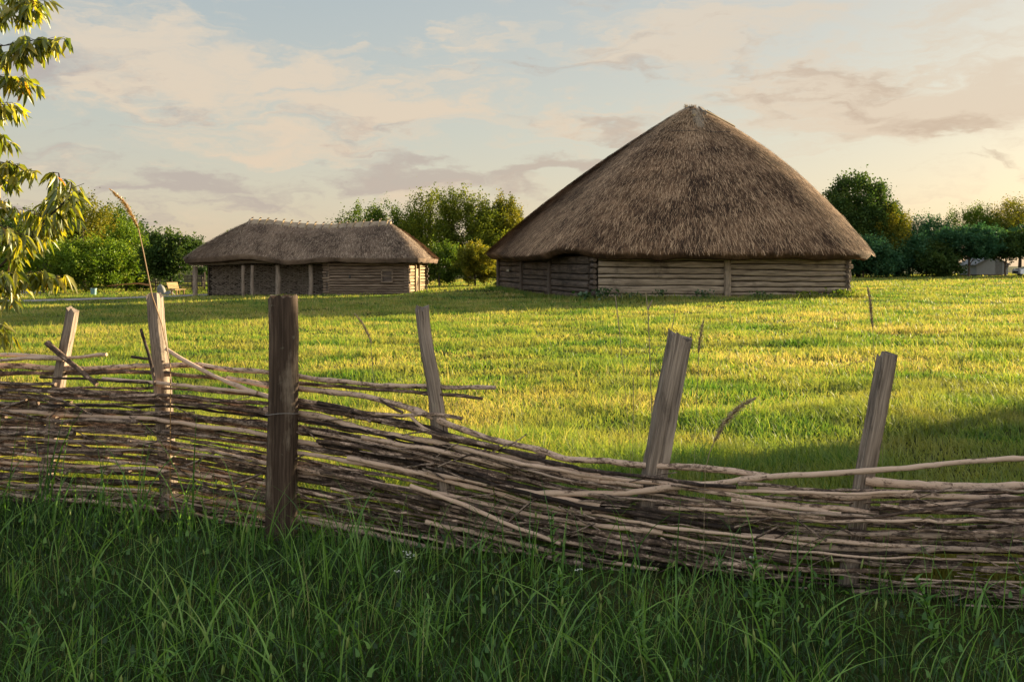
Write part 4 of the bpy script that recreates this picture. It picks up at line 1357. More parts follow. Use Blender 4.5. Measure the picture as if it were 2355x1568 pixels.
post([(2040, 816), (2022, 920), (1998, 1040), (1982, 1130), (1950, 1330), (1940, 1450)], [43, 42, 42, 42, 42, 42], .06, 0, 14, None, .16, 6).build('post', M['post_grey'], fence)
post([(2760, 800), (2740, 1000), (2725, 1250), (2715, 1560)], [44, 44, 46, 46], .03, 0, 14, None, .16, 7).build('post', M['post_grey'], fence)
post([(3600, 760), (3620, 1000), (3640, 1250), (3650, 1660)], [50, 52, 54, 54], .04, 0, 14, None, .16, 8).build('post', M['post_grey'], fence)
post([(-330, 730), (-320, 850), (-305, 1000), (-300, 1160)], [30, 31, 32, 32], .05, 0, 14, None, .16, 9).build('post', M['post_grey'], fence)
# thin wire round the big post
wp = []
for k in range(25):
    a = 2 * math.pi * k / 24
    c = FP(651, 948 + 3 * math.sin(a * 2 + 1), -.14)
    rr2 = 32 * 6.45 / FD * 1.12
    ca, sa = math.cos(a), math.sin(a); mm = (abs(ca) ** 5 + abs(sa) ** 5) ** (-.2)
    wp.append(c + Vector((ca * rr2 * mm, sa * rr2 * mm, 0)))
MB().tube(wp, .0022, 5, cap=False).build('wire', M['wire'], bigo, loc=bigo['_org'])

# ------------------------------------------------------------------ grass stalks and flowers by the fence
def stalk(label, pts, head, headr0, depth_off, mat, stem_r=.0022, leafs=(), group='dry grass stalks by the fence', base_px=None):
    headr = headr0 * 1.8
    P3 = [FP(px, py, depth_off) for px, py in pts]
    b = Vector((P3[0].x + (random.random() - .5) * .04, P3[0].y, g(P3[0].x, P3[0].y)))
    t_ = thing('grass_stalk', tuple(b), label, 'grass stalk', group)
    MB().tube([b] + P3, [stem_r * .8] + [stem_r * (.45 if (i < len(P3) - 2 and not leafs) else 1) for i in range(len(P3))], 6).build('stem', mat, t_)
    for lf in leafs:
        L3 = [FP(px, py, depth_off) for px, py in lf]
        mb = MB(); nL = len(L3)
        mb.tube(L3, [.006 * (1 - k / nL) + .001 for k in range(nL)], 5).build('blade', mat, t_)
    if head:
        H3, _ = resample(head, 6)
        rg = random.Random(len(pts) * 7 + int(head[0][0]))
        Vv = []; n_ = len(H3)
        H3 = [FP(a, b_, depth_off) for a, b_ in H3]
        for k in range(int(150 * n_ / 4)):
            f = rg.random(); i = min(n_ - 2, int(f * (n_ - 1))); c = H3[i].lerp(H3[i + 1], rg.random())
            tg = (H3[min(i + 1, n_ - 1)] - H3[max(0, i - 1)]).normalized()
            rad_ = headr * (math.sin(math.pi * min(1, f * .9 + .08)) ** .6)
            dr = Vector((rg.gauss(0, 1), rg.gauss(0, 1), rg.gauss(0, 1))).normalized()
            tip = c + dr * rad_ * rg.uniform(.4, 1) + tg * rg.uniform(.004, .016)
            sd = dr.cross(tg).normalized() * .0022
            Vv += [c - sd, c + sd, tip + sd * .6, tip - sd * .6]
        V_ = np.array([list(v) for v in Vv])
        o_ = npmesh('seed_head', V_, 4, M['seed'] if mat is not M['reed'] else M['reed'], t_, rnd=np.repeat(RNG.random(len(V_) // 4), 4), org=tuple(b))
    return t_


stalk('tall orange reed with a bent plume rising at the second post', [(392, 840), (372, 745), (350, 680), (330, 580), (318, 525)], [(318, 525), (300, 490), (285, 465), (255, 437)], .016, -.10, M['reed'], .0040, [[(345, 656), (320, 652), (300, 653), (270, 655), (246, 658)]])
stalk('drooping tan seed head above the fence before the house', [(862, 940), (858, 860), (853, 790)], [(855, 790), (845, 765), (833, 742), (818, 724)], .010, .12, M['seed'], .0016)
stalk('thin straight straw stalk showing below the barn corner', [(1450, 1040), (1436, 880), (1424, 755), (1415, 680)], None, 0, .5, M['seed'], .003)
stalk('pale forked stalk showing against the barn front logs', [(1502, 1080), (1496, 850), (1490, 712), (1485, 672)], None, 0, .55, M['seed'], .003, [[(1490, 712), (1500, 690)]])
stalk('short dark stem poking up behind the broad leaning post', [(1530, 1000), (1544, 765), (1553, 712)], None, 0, .15, M['seed'], .0022)
stalk('fluffy upright pale seed head beside the broad leaning post', [(1597, 1050), (1603, 900), (1607, 812)], [(1607, 812), (1609, 785), (1613, 760), (1617, 740)], .012, .15, M['seed'], .0016)
stalk('thick curved furry seed head arching over the top rail', [(1622, 1080), (1632, 1040), (1643, 1015)], [(1643, 1015), (1662, 978), (1690, 945), (1715, 927), (1736, 916)], .022, -.10, M['seed'], .0026)
stalk('dark narrow seed head standing past the barn end', [(2030, 1010), (2014, 860), (2007, 755)], [(2007, 755), (2004, 722), (2001, 690), (1996, 664)], .010, .2, M['seed'], .0016)
stalk('thin grey bent stem near the last leaning post', [(2010, 1080), (2008, 900), (2006, 824), (1960, 835), (1930, 846)], None, 0, .12, M['seed'], .0016)
stalk('slim dry stem rising before the broad post', [(1455, 1060), (1456, 960), (1457, 868)], None, 0, .12, M['seed'], .002)


def umbel(px, py, off, r, label, nfl):
    c = FP(px, py, off); b = Vector((c.x + .02, c.y, g(c.x, c.y)))
    t_ = thing('white_flower', tuple(b), label, 'flower', 'white wild flowers in the grass')
    mb = MB(); mb.tube([b, b.lerp(c, .6) + Vector((.01, 0, 0)), c - Vector((0, 0, r))], .0022, 5)
    rg = random.Random(px); heads = []
    for k in range(nfl):
        h_ = c + Vector((rg.uniform(-r, r), rg.uniform(-r, r) * .7, rg.uniform(-.35, .35) * r)); heads.append(h_)
        mb.tube([c - Vector((0, 0, r)), h_], .0008, 4, cap=False)
    mb.build('stem', M['weed'], t_)
    Vv = []
    for h_ in heads:
        for q in range(6):
            a = q * 1.047 + rg.random(); d = Vector((math.cos(a), math.sin(a), rg.uniform(-.2, .6))) * rg.uniform(.005, .009); s_ = d.cross(Vector((0, 0, 1))).normalized() * .003
            Vv += [h_, h_ + d * .6 + s_, h_ + d, h_ + d * .6 - s_]
    V_ = np.array([list(v) for v in Vv])
    npmesh('blossom', V_, 4, M['flower'], t_, rnd=np.repeat(RNG.random(len(V_) // 4), 4), org=tuple(b))


umbel(938, 1275, -.75, .036, 'white umbel flower below the fence, largest of the blossoms', 16)
umbel(915, 1315, -.9, .02, 'tiny white blossom low in grass under the large umbel', 6)
umbel(1330, 1310, -.8, .018, 'pale drooping white blossom in the grass under the sagging rails', 5)
umbel(1728, 1282, -.45, .018, 'yellowish white blossom against the lower sticks', 5)

# ------------------------------------------------------------------ trees
def leaf_cloud(C_, nrm, L, W, rng, droop=.3):
    N_ = len(C_)
    a = rng.normal(size=(N_, 3)); a[:, 2] -= droop; a = a + nrm * .6
    a /= np.linalg.norm(a, axis=1)[:, None]
    r_ = rng.normal(size=(N_, 3)); b_ = np.cross(a, r_); b_ /= np.linalg.norm(b_, axis=1)[:, None] + 1e-9
    L = L[:, None]; W = W[:, None]
    return np.stack([C_, C_ + a * L * .5 + b_ * W * .5, C_ + a * L, C_ + a * L * .5 - b_ * W * .5], 1).reshape(-1, 3)


def tree(name, label, x, y, h, rx, mat, seed, base=.25, ry=None, nclump=110, per=55, leaf=.17, spiky=1.0, group=None, trunk_r=None, shape='round', cat='tree', sub=7, lean=(0, 0), cl=.16):
    rng = np.random.default_rng(seed); rg = random.Random(seed)
    z0 = g(x, y); ry = ry or rx
    t_ = thing(name, (x, y, z0), label, cat, group)
    zb = h * base; zc = (h + zb) / 2; rz = (h - zb) / 2
    # irregular crown made of several overlapping lobes
    lobes = [(0, 0, zc, rx * .72, ry * .72, rz * .86)]
    for k in range(sub):
        a = rng.random() * 6.283; e = rng.random() * 1.7 - .75
        lr = .34 + .22 * rng.random()
        cxy = (1 - lr * .95)
        f = math.cos(e * .9)
        lobes.append((math.cos(a) * rx * cxy * f, math.sin(a) * ry * cxy * f, zc + math.sin(e) * rz * (1 - lr * .9), rx * lr, ry * lr, rz * lr * 1.0))
    if shape == 'flame':
        lobes = [(0, 0, zb + rz * .75, rx * .95, ry * .95, rz * .75), (0, 0, zb + rz * 1.15, rx * .80, ry * .80, rz * .85)]
    vol = np.array([l[3] * l[4] * l[5] for l in lobes]) ** .75; vol /= vol.sum()
    li = rng.choice(len(lobes), nclump, p=vol)
    LB = np.array(lobes)[li]
    d = rng.normal(size=(nclump, 3)); d /= np.linalg.norm(d, axis=1)[:, None]
    rr = rng.random(nclump) ** (.18 if shape == 'flame' else .30)
    cc = LB[:, :3] + d * rr[:, None] * LB[:, 3:]
    cc[:, 2] = np.maximum(cc[:, 2], .15 + .3 * rng.random(nclump))
    out_n = cc - np.array([0, 0, zc * .75]); out_n /= np.linalg.norm(out_n, axis=1)[:, None]
    out_n[:, 2] += .35 * spiky
    sc = (rx + rz) / 2
    per = int(per * 1.9)
    ci = rng.integers(0, nclump, nclump * per)
    along = np.abs(rng.normal(size=len(ci))) * sc * cl * spiky * .75
    P_ = cc[ci] + out_n[ci] * along[:, None] + rng.normal(size=(len(ci), 3)) * sc * cl * .62 * (1 - .35 * np.clip(along / (sc * cl * 2), 0, 1))[:, None]
    P_[:, 2] = np.maximum(P_[:, 2], .03)
    P_[:, 0] += lean[0] * P_[:, 2]; P_[:, 1] += lean[1] * P_[:, 2]
    L = leaf * (.6 + .8 * rng.random(len(ci)))
    V_ = leaf_cloud(P_, out_n[ci], L, L * .62, rng) + np.array([x, y, z0])
    cr = rng.random(nclump)
    rn_ = np.clip(.5 * cr[ci] + .5 * rng.random(len(ci)), 0, 1)
    # trunk and limbs
    tr = trunk_r or h * .022
    mb = MB()
    top = Vector((x + lean[0] * h, y + lean[1] * h, z0 + h * .8))
    b0 = Vector((x, y, z0 - .1))
    tk = [b0.lerp(top, k / 6) + Vector((rg.uniform(-1, 1) * tr * .6, rg.uniform(-1, 1) * tr * .6, 0)) for k in range(7)]
    mb.tube(tk, [tr * (1.25 - .17 * k) for k in range(7)], 8, jitter=.1)
    for k in range(7):
        i = rng.integers(0, nclump); e = Vector(cc[i]) + Vector((x, y, z0)); s_ = b0.lerp(top, rg.uniform(.2, .8))
        m1 = s_.lerp(e, .5) + Vector((0, 0, -.05 * h * rg.random()))
        mb.tube([s_, m1, e], [tr * .45, tr * .3, tr * .08], 6)
    mb.build('trunk', M['bark'], t_)
    npmesh('crown', V_, 4, mat, t_, rnd=np.repeat(rn_, 4), org=(x, y, z0))
    return t_


def ptree(name, label, px, topy, Y, wpx, mat, seed, **kw):
    x = (px - CX) / FD * Y
    top = EYE + (HY - topy) / FD * Y - g(x, Y)
    return tree(name, label, x, Y, top * .96, wpx / 2 / FD * Y, M[mat], seed, **kw)


GL = 'trees bordering the path'
ptree('deciduous_tree', 'dark green tree at the far end of the path behind the hanging branch', 20, 478, 94, 200, 'leaf_dark', 101, group=GL, base=.05)
ptree('deciduous_tree', 'olive brown tree standing behind the branch tip', 110, 462, 91, 170, 'leaf_olive', 102, group=GL, base=.08, nclump=130)
ptree('deciduous_tree', 'tallest golden olive tree, its top just beside the reed plume', 190, 440, 86, 170, 'leaf_gold', 103, group=GL, base=.1, nclump=150)
ptree('deciduous_tree', 'dark tree with ragged top directly under the reed plume', 262, 455, 90, 120, 'leaf_mid', 104, group=GL, base=.1)
ptree('deciduous_tree', 'mid green tree sloping down next to the dark round tree', 305, 505, 84, 110, 'leaf_bright', 105, group=GL, base=.05)
ptree('leafy_bush', 'bright green bush behind the hanging leaf sprays', 100, 545, 77, 190, 'leaf_bright', 106, group=GL, base=0, nclump=140, cat='bush')
ptree('leafy_bush', 'bright green bush directly behind the small bin', 212, 545, 76, 160, 'leaf_bright', 107, group=GL, base=0, nclump=140, cat='bush')
ptree('leafy_bush', 'yellow green bush between the bin and the reed stem', 290, 562, 78, 110, 'leaf_bright', 108, group=GL, base=0, cat='bush')
ptree('leafy_bush', 'small dull shrub low behind the reed stem', 322, 632, 79, 60, 'leaf_dark', 109, group=GL, base=0, nclump=50, cat='bush', leaf=.12)
ptree('deciduous_tree', 'dense dark round tree over the bench', 393, 520, 74, 128, 'leaf_dark', 110, group=GL, base=.10, nclump=170, leaf=.2, spiky=.7)
ptree('deciduous_tree', 'thin small tree peeking between round tree and thatch', 464, 545, 92, 48, 'leaf_dark', 111, group=GL, base=.1, nclump=40, per=30)
ptree('deciduous_tree', 'little treetop showing just over the roof end of the long house', 524, 518, 96, 40, 'leaf_mid', 112, group=GL, nclump=40, per=30)
ptree('leafy_bush', 'dark thicket far behind the olive tree and the leaf sprays', 70, 500, 99, 260, 'leaf_dark', 113, group=GL, base=0, nclump=200, cat='bush', leaf=.28)
ptree('leafy_bush', 'dark thicket far behind the reed plume and the bin', 250, 500, 100, 220, 'leaf_dark', 114, group=GL, base=0, nclump=200, cat='bush', leaf=.28)
GM = 'trees between the house and the barn'
ptree('deciduous_tree', 'sparse twiggy tree rising over the middle of the house ridge', 830, 468, 119, 150, 'leaf_mid', 120, group=GM, base=.02, nclump=130, per=60, cl=.12, spiky=1.2, leaf=.22)
ptree('deciduous_tree', 'green tree above the gable end of the house ridge', 905, 455, 117, 150, 'leaf_mid', 121, group=GM, base=.02, nclump=230, per=60, cl=.12, spiky=1.2, leaf=.22)
ptree('deciduous_tree', 'tallest feathery tree just past the gable end', 990, 424, 115, 170, 'leaf_olive', 122, group=GM, base=.02, nclump=230, per=60, cl=.12, spiky=1.2, leaf=.22)
ptree('deciduous_tree', 'yellow green feathery tree midway to the barn roof', 1082, 428, 115, 160, 'leaf_olive', 123, group=GM, base=.02, nclump=230, per=60, cl=.12, spiky=1.2, leaf=.22)
ptree('deciduous_tree', 'light airy tree touching the barn roof edge', 1160, 446, 117, 125, 'leaf_gold', 124, group=GM, base=.02, nclump=230, per=60, cl=.12, spiky=1.2, leaf=.22)
ptree('leafy_bush', 'sunlit yellow bush beside the barn eave tip', 1092, 560, 76, 105, 'leaf_gold', 125, group=GM, base=.12, nclump=110, cat='bush')
ptree('leafy_bush', 'dark undergrowth bush against the house gable', 1010, 560, 84, 130, 'leaf_mid', 126, group=GM, base=0, nclump=150, cat='bush')
ptree('leafy_bush', 'dark bush hidden low behind the barn wall', 1150, 580, 86, 110, 'leaf_mid', 127, group=GM, base=0, nclump=110, cat='bush')
ptree('leafy_bush', 'dark green bush behind the house roof slope', 930, 565, 88, 120, 'leaf_mid', 128, group=GM, base=0, nclump=90, cat='bush')
GR = 'trees along the far meadow edge'
ptree('linden_tree', 'tall dense dome shaped tree rising behind the barn roof', 1972, 396, 106, 205, 'leaf_dark', 140, group=GR, base=.05, nclump=520, per=60, spiky=.25, shape='flame', leaf=.26, cl=.12)
RT = [('sunlit tree leaning on the side of the tall dome tree', 2038, 470, 103, 100, 'leaf_gold', 0), ('low dark tree first after the dome tree', 2090, 492, 106, 110, 'leaf_teal', 0),
      ('gappy treetop in the dip of the tree line', 2155, 497, 108, 120, 'leaf_teal', 0), ('open crowned tree above the pale hut', 2225, 470, 115, 130, 'leaf_mid', .36),
      ('dark tree between the open crown and the car', 2290, 488, 116, 110, 'leaf_teal', .36), ('tallest tree of the row above the parked car', 2345, 452, 113, 160, 'leaf_gold', .30)]
for k, (lb, px, ty, Y, w_, mt, bs) in enumerate(RT):
    ptree('deciduous_tree', lb, px, ty, Y, w_, mt, 150 + k, group=GR, base=bs, nclump=110, per=50, cl=.14, spiky=1.1)
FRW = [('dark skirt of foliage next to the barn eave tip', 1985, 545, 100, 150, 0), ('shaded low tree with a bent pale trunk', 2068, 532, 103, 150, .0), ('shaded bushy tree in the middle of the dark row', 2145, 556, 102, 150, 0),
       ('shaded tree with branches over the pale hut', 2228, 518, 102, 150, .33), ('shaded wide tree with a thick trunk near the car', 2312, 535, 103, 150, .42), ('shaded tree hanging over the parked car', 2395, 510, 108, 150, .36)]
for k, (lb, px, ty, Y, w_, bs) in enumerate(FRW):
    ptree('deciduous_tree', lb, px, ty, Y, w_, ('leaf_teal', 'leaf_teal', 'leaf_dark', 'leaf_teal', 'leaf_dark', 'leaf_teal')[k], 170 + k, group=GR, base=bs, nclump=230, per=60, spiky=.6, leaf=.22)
# trees outside the frame: they carry the row on and throw the evening shade over the fence
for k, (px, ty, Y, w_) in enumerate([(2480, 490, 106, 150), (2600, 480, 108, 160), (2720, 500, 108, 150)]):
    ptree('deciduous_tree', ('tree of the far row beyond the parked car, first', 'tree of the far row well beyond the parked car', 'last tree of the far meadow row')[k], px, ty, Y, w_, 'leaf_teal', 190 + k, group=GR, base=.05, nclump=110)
for k, (nn_, tt_, h_, r_) in enumerate([(.5, 27, 5.6, 1.7), (2.6, 25, 5.8, 1.9), (4.35, 25.5, 5.5, 1.7)]):
    x_ = .83 * tt_ - .557 * nn_; y_ = .557 * tt_ + .83 * nn_
    tree('hedge_tree', ('bushy hedge tree at the road end of the shade row', 'bushy hedge tree in the middle of the shade row', 'bushy hedge tree at the meadow end of the shade row')[k], x_, y_, h_, r_, M['leaf_mid'], 210 + k, base=0.0, nclump=260, per=60, leaf=.24, spiky=.5, group='hedge trees beside the meadow')

# ------------------------------------------------------------------ near box elder branch at the left
mt = thing('ash_leaved_maple', (-4.0, 4.9, 0), 'box elder with drooping lance shaped leaves overhanging the fence', 'tree')
rg = random.Random(77); rngm = np.random.default_rng(77)
YM = 4.3
trunk = [Vector((-4.0, 4.9, -.1)), Vector((-3.95, 4.85, 1.0)), Vector((-3.85, 4.8, 2.2)), Vector((-3.6, 4.7, 3.4)), Vector((-3.3, 4.6, 4.6))]
mb = MB(); mb.tube(trunk, [.16, .14, .12, .09, .05], 10, jitter=.08)
mb.build('trunk', M['bark'], mt)
TW = [  # twigs: display px polyline, leaf groups
    [(-330, 10), (-120, 20), (0, 35), (60, 40), (100, 10)], [(-300, 150), (-80, 110), (20, 105), (85, 90), (135, 92)], [(-200, -60), (-40, -30), (40, 0), (80, 5)],
    [(-300, 190), (-60, 150), (30, 125), (70, 110)], [(-300, 200), (-100, 160), (0, 175), (45, 190), (70, 205)], [(-280, 260), (-90, 215), (0, 235), (20, 250)],
    [(-260, 330), (-100, 280), (-20, 262), (20, 262)], [(-260, 360), (-100, 330), (-30, 318), (12, 326)], [(-300, 430), (-120, 385), (-20, 372), (35, 378), (65, 400)],
    [(-300, 470), (-120, 430), (-20, 415), (30, 418)], [(-280, 520), (-100, 470), (-20, 468), (20, 480)], [(-240, 560), (-90, 530), (0, 520), (45, 540)],
    [(-300, 800), (-120, 720), (0, 612), (60, 555), (110, 500), (135, 470), (140, 420), (135, 398)], [(60, 555), (95, 520), (150, 505)], [(110, 500), (160, 455), (165, 420)], [(60, 548), (75, 520), (80, 485)],
    [(-200, 680), (-80, 640), (0, 632), (28, 630)], [(-200, 720), (-60, 660), (50, 640), (85, 628), (118, 632), (140, 640)], [(-240, 760), (-90, 690), (-15, 672), (25, 690)], [(-200, 820), (-90, 770), (-20, 752), (12, 775)]]
mbt = MB(); LP, LD, LS = [], [], []
for ti, tw in enumerate(TW):
    q_, t = resample(tw, 14)
    yo = YM + rg.uniform(-.35, .35)
    P3 = [D(a, b_, yo) for a, b_ in q_]
    n_ = len(P3)
    thick = .0075 if ti == 12 else .0042
    mbt.tube(P3, [thick * (1 - .6 * k / n_) for k in range(n_)], 6)
    if ti < 12 or ti > 15:
        s_ = min(trunk, key=lambda v: (v - P3[0]).length)
        mbt.tube([s_, s_.lerp(P3[0], .6) + Vector((0, 0, .06)), P3[0]], [.02, .012, thick], 6)
    start = .12 if ti != 12 else .62
    for k in range(int(n_ * start), n_):
        vis = q_[k, 0] > -80
        for rep in range(3 if vis else 1):
            if rg.random() < .12: continue
            c = P3[k]
            # compound leaf: short petiole then 3-5 hanging leaflets
            a = rg.uniform(0, 6.28)
            pet = Vector((math.cos(a), math.sin(a) * .7, rg.uniform(-.1, .5))).normalized() * rg.uniform(.02, .07)
            e = c + pet
            mbt.tube([c, e], .0011, 4, cap=False)
            for j in range(rg.choice([3, 4, 5, 5])):
                dv = (pet.normalized() * rg.uniform(.1, .8) + Vector((rg.gauss(0, .45), rg.gauss(0, .45), -rg.uniform(.5, 1.5)))).normalized()
                LP.append(e + pet * rg.uniform(-.5, .1)); LD.append(dv); LS.append(rg.uniform(.045, .085))
mbt.build('branch', M['bark'], mt)
LP = np.array([list(p) for p in LP]); LD = np.array([list(p) for p in LD]); LS = np.array(LS)[:, None]
sd = np.cross(LD, rngm.normal(size=LD.shape)); sd /= np.linalg.norm(sd, axis=1)[:, None]; up_ = np.cross(LD, sd)
wd = LS * (.115 + .05 * rngm.random((len(LS), 1)))
cur = -np.array([0, 0, 1.0]) * LS * (.12 + .2 * rngm.random((len(LS), 1)))
# two halves folded along the midrib, six points each side
m0 = LP; m1 = LP + LD * LS * .35; m2 = LP + LD * LS * .68 + cur * .35; m3 = LP + LD * LS + cur
fo = up_ * wd * .55
l1 = m1 + sd * wd + fo; l2 = m2 + sd * wd * .72 + fo; r1 = m1 - sd * wd + fo; r2 = m2 - sd * wd * .72 + fo
V_ = np.stack([m0, m1, m2, m3, l1, l2, r1, r2], 1).reshape(-1, 3)
b_ = np.arange(len(LP))[:, None] * 8
tri = np.concatenate([b_ + np.array([[0, 4, 1]]), b_ + np.array([[5, 3, 2]]), b_ + np.array([[0, 1, 6]]), b_ + np.array([[7, 2, 3]])])
qd = np.concatenate([b_ + np.array([[1, 4, 5, 2]]), b_ + np.array([[1, 2, 7, 6]])])
npmesh('crown', (V_, [qd, tri]), 0, M['leaf_near'], mt, rnd=np.repeat(rngm.random(len(LP)) ** 1.3, 8), org=mt['_org'])

# ------------------------------------------------------------------ weeds at the barn foot
def weed(px_, py_, Y, r, h, leaf, label, seed, n_=80, mat='weed'):
    x = (px_ - CX) / FD * Y; z = g(x, Y); rg_ = np.random.default_rng(seed)
    t_ = thing('weed_plant', (x, Y, z), label, 'weed', 'weeds at the foot of the barn')
    c = np.stack([x + rg_.normal(size=n_) * r * .5, Y + rg_.normal(size=n_) * r * .4, z + .04 + h * rg_.random(n_) ** .7], 1)
    L = leaf * (.6 + .7 * rg_.random(n_))
    V_ = leaf_cloud(c, np.tile([0, -.2, .6], (n_, 1)), L, L * .7, rg_)
    npmesh('leaves', V_, 4, M[mat], t_, rnd=np.repeat(rg_.random(n_), 4), org=(x, Y, z))
    mb = MB()
    for k in range(5):
        mb.tube([(x + rg_.normal() * r * .2, Y, z - .02), (x + rg_.normal() * r * .4, Y + .02, z + h * .9)], .008, 4)
    mb.build('stem', M[mat], t_)


weed(1345, 690, 45.3, .35, .35, .28, 'broad leaved burdock at the barn corner', 1, 26)
weed(1390, 688, 45.5, .55, .55, .14, 'leafy nettle clump next to the burdock', 2, 150)
weed(1450, 690, 45.5, .6, .30, .12, 'low weed patch under the first front logs', 3, 120)
weed(1525, 690, 45.6, .3, .42, .12, 'small upright weed under the middle of the first log panel', 4, 50)
weed(1620, 690, 45.7, .5, .40, .12, 'weed clump just before the middle wall post', 5, 110)
weed(1748, 690, 45.8, .5, .30, .12, 'weed clump just after the middle wall post', 6, 90)
weed(1860, 690, 45.9, .7, .28, .12, 'low sunlit weed patch under the second log panel', 7, 120, 'leaf_bright')
weed(1938, 688, 46.0, .6, .40, .13, 'sunlit weeds round the log ends of the barn corner', 8, 130, 'leaf_bright')
parts = []
n_ = 5200
f_ = RNG.random(n_); P_ = np.array([list(A.lerp(Bc, float(q))) for q in f_]) if False else np.column_stack([A.x - .6 + (Bc.x + 1.2 - A.x) * f_, A.y + (Bc.y - A.y) * f_ - .15 - .9 * RNG.random(n_) ** 1.4, np.zeros(n_)])
P_[:, 2] = G(P_[:, 0], P_[:, 1])
h_ = .10 + .30 * RNG.random(n_) ** 2 * (.4 + 1.2 * fbm(P_[:, 0] * .9, P_[:, 1], 2)); a_ = RNG.random(n_) * 6.28
V, fs, t, k = blades(P_, h_, np.full(n_, .035), (h_ * .6 * RNG.random(n_))[:, None] * np.stack([np.cos(a_), np.sin(a_)], 1), RNG.random(n_) * 2 - 1, 2)
parts.append((V, fs, np.repeat(.15 + .6 * RNG.random(n_), k), t))
f_ = RNG.random(n_); P_ = np.column_stack([Fc.x + (A.x - Fc.x) * f_, Fc.y + (A.y - Fc.y) * f_, np.zeros(n_)]) + np.array([list(nF)]) * (.15 + .8 * RNG.random((n_, 1)) ** 1.4)
P_[:, 2] = G(P_[:, 0], P_[:, 1])
V, fs, t, k = blades(P_, h_ * .8, np.full(n_, .035), (h_ * .6 * RNG.random(n_))[:, None] * np.stack([np.cos(a_), np.sin(a_)], 1), RNG.random(n_) * 2 - 1, 2)
parts.append((V, fs, np.repeat(.05 + .4 * RNG.random(n_), k), t))
(VF, rr, hh) = merge(parts)
tag(npmesh('wall_grass', VF, 0, M['meadow'], rnd=rr, hgt=hh), 'longer uncut grass fringe along the foot of the barn walls', 'grass', kind='stuff')

def leafy(px, py, h, nl, ll, label, seed):
    Y = EYE * FD / (py + 80 - HY); x = (px - CX) / FD * Y; z = g(x, Y); rg_ = np.random.default_rng(seed)
    t_ = thing('leafy_weed', (x, Y, z), label, 'weed', 'leafy weeds in the shaded verge')
    mb = MB(); sx, sy = rg_.normal() * .04, rg_.normal() * .04
    pts_ = [Vector((x + sx * f * f, Y + sy * f * f, z + h * f)) for f in (0, .33, .66, 1)]
    mb.tube(pts_, [.0035, .003, .0025, .0012], 5); mb.build('stem', M['tall'], t_)
    f = np.linspace(.2, 1, nl); a = np.arange(nl) * 2.4 + rg_.random(nl)
    c0 = np.stack([x + sx * f * f, Y + sy * f * f, z + h * f], 1)
    L = ll * (1.15 - .55 * f) * (.8 + .4 * rg_.random(nl))
    V, fs, t, kk = blades(c0, L * .55, L * .20, (L * .95)[:, None] * np.stack([np.cos(a), np.sin(a)], 1), a + 1.57, 5, 1.3)
    npmesh('leaves', (V, fs), 0, M['tall'], t_, rnd=np.repeat(.55 + .3 * rg_.random(nl), kk), hgt=np.zeros(len(V)), org=(x, Y, z))


for k, (px, py, h_, nl, ll, lb) in enumerate([
        (1737, 1365, .34, 26, .12, 'bushy leafy weed under the lower sticks midway to the last post'), (1768, 1416, .24, 20, .10, 'low leafy weed just before the bushy one'),
        (1287, 1359, .26, 18, .13, 'broad leaved weed under the sagging middle of the fence'), (506, 1205, .30, 24, .10, 'narrow leaved weed standing a little before the big dark post'),
        (75, 1440, .22, 14, .13, 'round leaved weed low by the bottom corner under the maple'), (369, 1500, .16, 10, .14, 'small rosette weed at the very bottom before the big post'),
        (1482, 1480, .26, 22, .11, 'thin leafy weed at the bottom below the broad leaning post'), (1272, 1240, .34, 16, .11, 'weed sprig reaching up to the slanting loose stick'),
        (960, 1420, .24, 20, .10, 'leafy weed in the grass below the white umbel flower'), (2150, 1430, .30, 22, .12, 'leafy weed below the last leaning post')]):
    leafy(px, py, h_, nl, ll, lb, 300 + k)

# ------------------------------------------------------------------ small things by the path
# bin
c = D(215, 682, 69); bx, by = c.x, c.y; bz = g(bx, by)
bn = thing('litter_bin', (bx, by, bz), 'small round teal litter bin on the grass beside the path', 'litter bin')
mb = MB(); mb.tube([(bx, by, bz + .0), (bx, by, bz + .06), (bx, by, bz + .42)], [.17, .18, .20], 18); mb.build('body', M['bin'], bn)
mb = MB()
n0 = 20
for (r_, z_) in ((.20, .41), (.225, .41), (.225, .47), (.18, .47), (.17, .40)):
    for k in range(n0):
        a = 6.2832 * k / n0; mb.v.append(Vector((bx + r_ * math.cos(a), by + r_ * math.sin(a), bz + z_)))
for i in range(4):
    for k in range(n0):
        mb.face((i * n0 + k, i * n0 + (k + 1) % n0, (i + 1) * n0 + (k + 1) % n0, (i + 1) * n0 + k))
mb.build('rim', M['bin'], bn)
# bench
c = D(407, 670, 67); bx, by = c.x, c.y; bz = g(bx, by)
be = thing('wooden_bench', (bx, by, bz), 'golden plank bench with leaning back under the dark round tree', 'bench')
e1 = Vector((.92, -.38, 0)).normalized(); e2 = Vector((.38, .92, 0)).normalized()
bo = Vector((bx, by, bz))
def bl(a, b_, c_): return bo + e1 * a + e2 * b_ + Vector((0, 0, c_))
MB().box(bl(.12, -.1, .36), e2 * .52, e1 * .26, (0, 0, .035), .01).build('seat', M['bench'], be, smooth=False)
mb = MB()
for k in range(3):
    mb.box(bl(-.22 - .05 * k, -.1, .50 + .14 * k), e2 * .52, (e1 * -.33 + Vector((0, 0, 1))).normalized() * .066, e1 * .018)
mb.build('backrest', M['bench'], be, smooth=False)
for a in (-.42, .30):
    for e in (-.08, .32):
        MB().tube([bl(e, a, -.05), bl(e, a, .33)], .055, 8).build('leg', M['bench'], be)
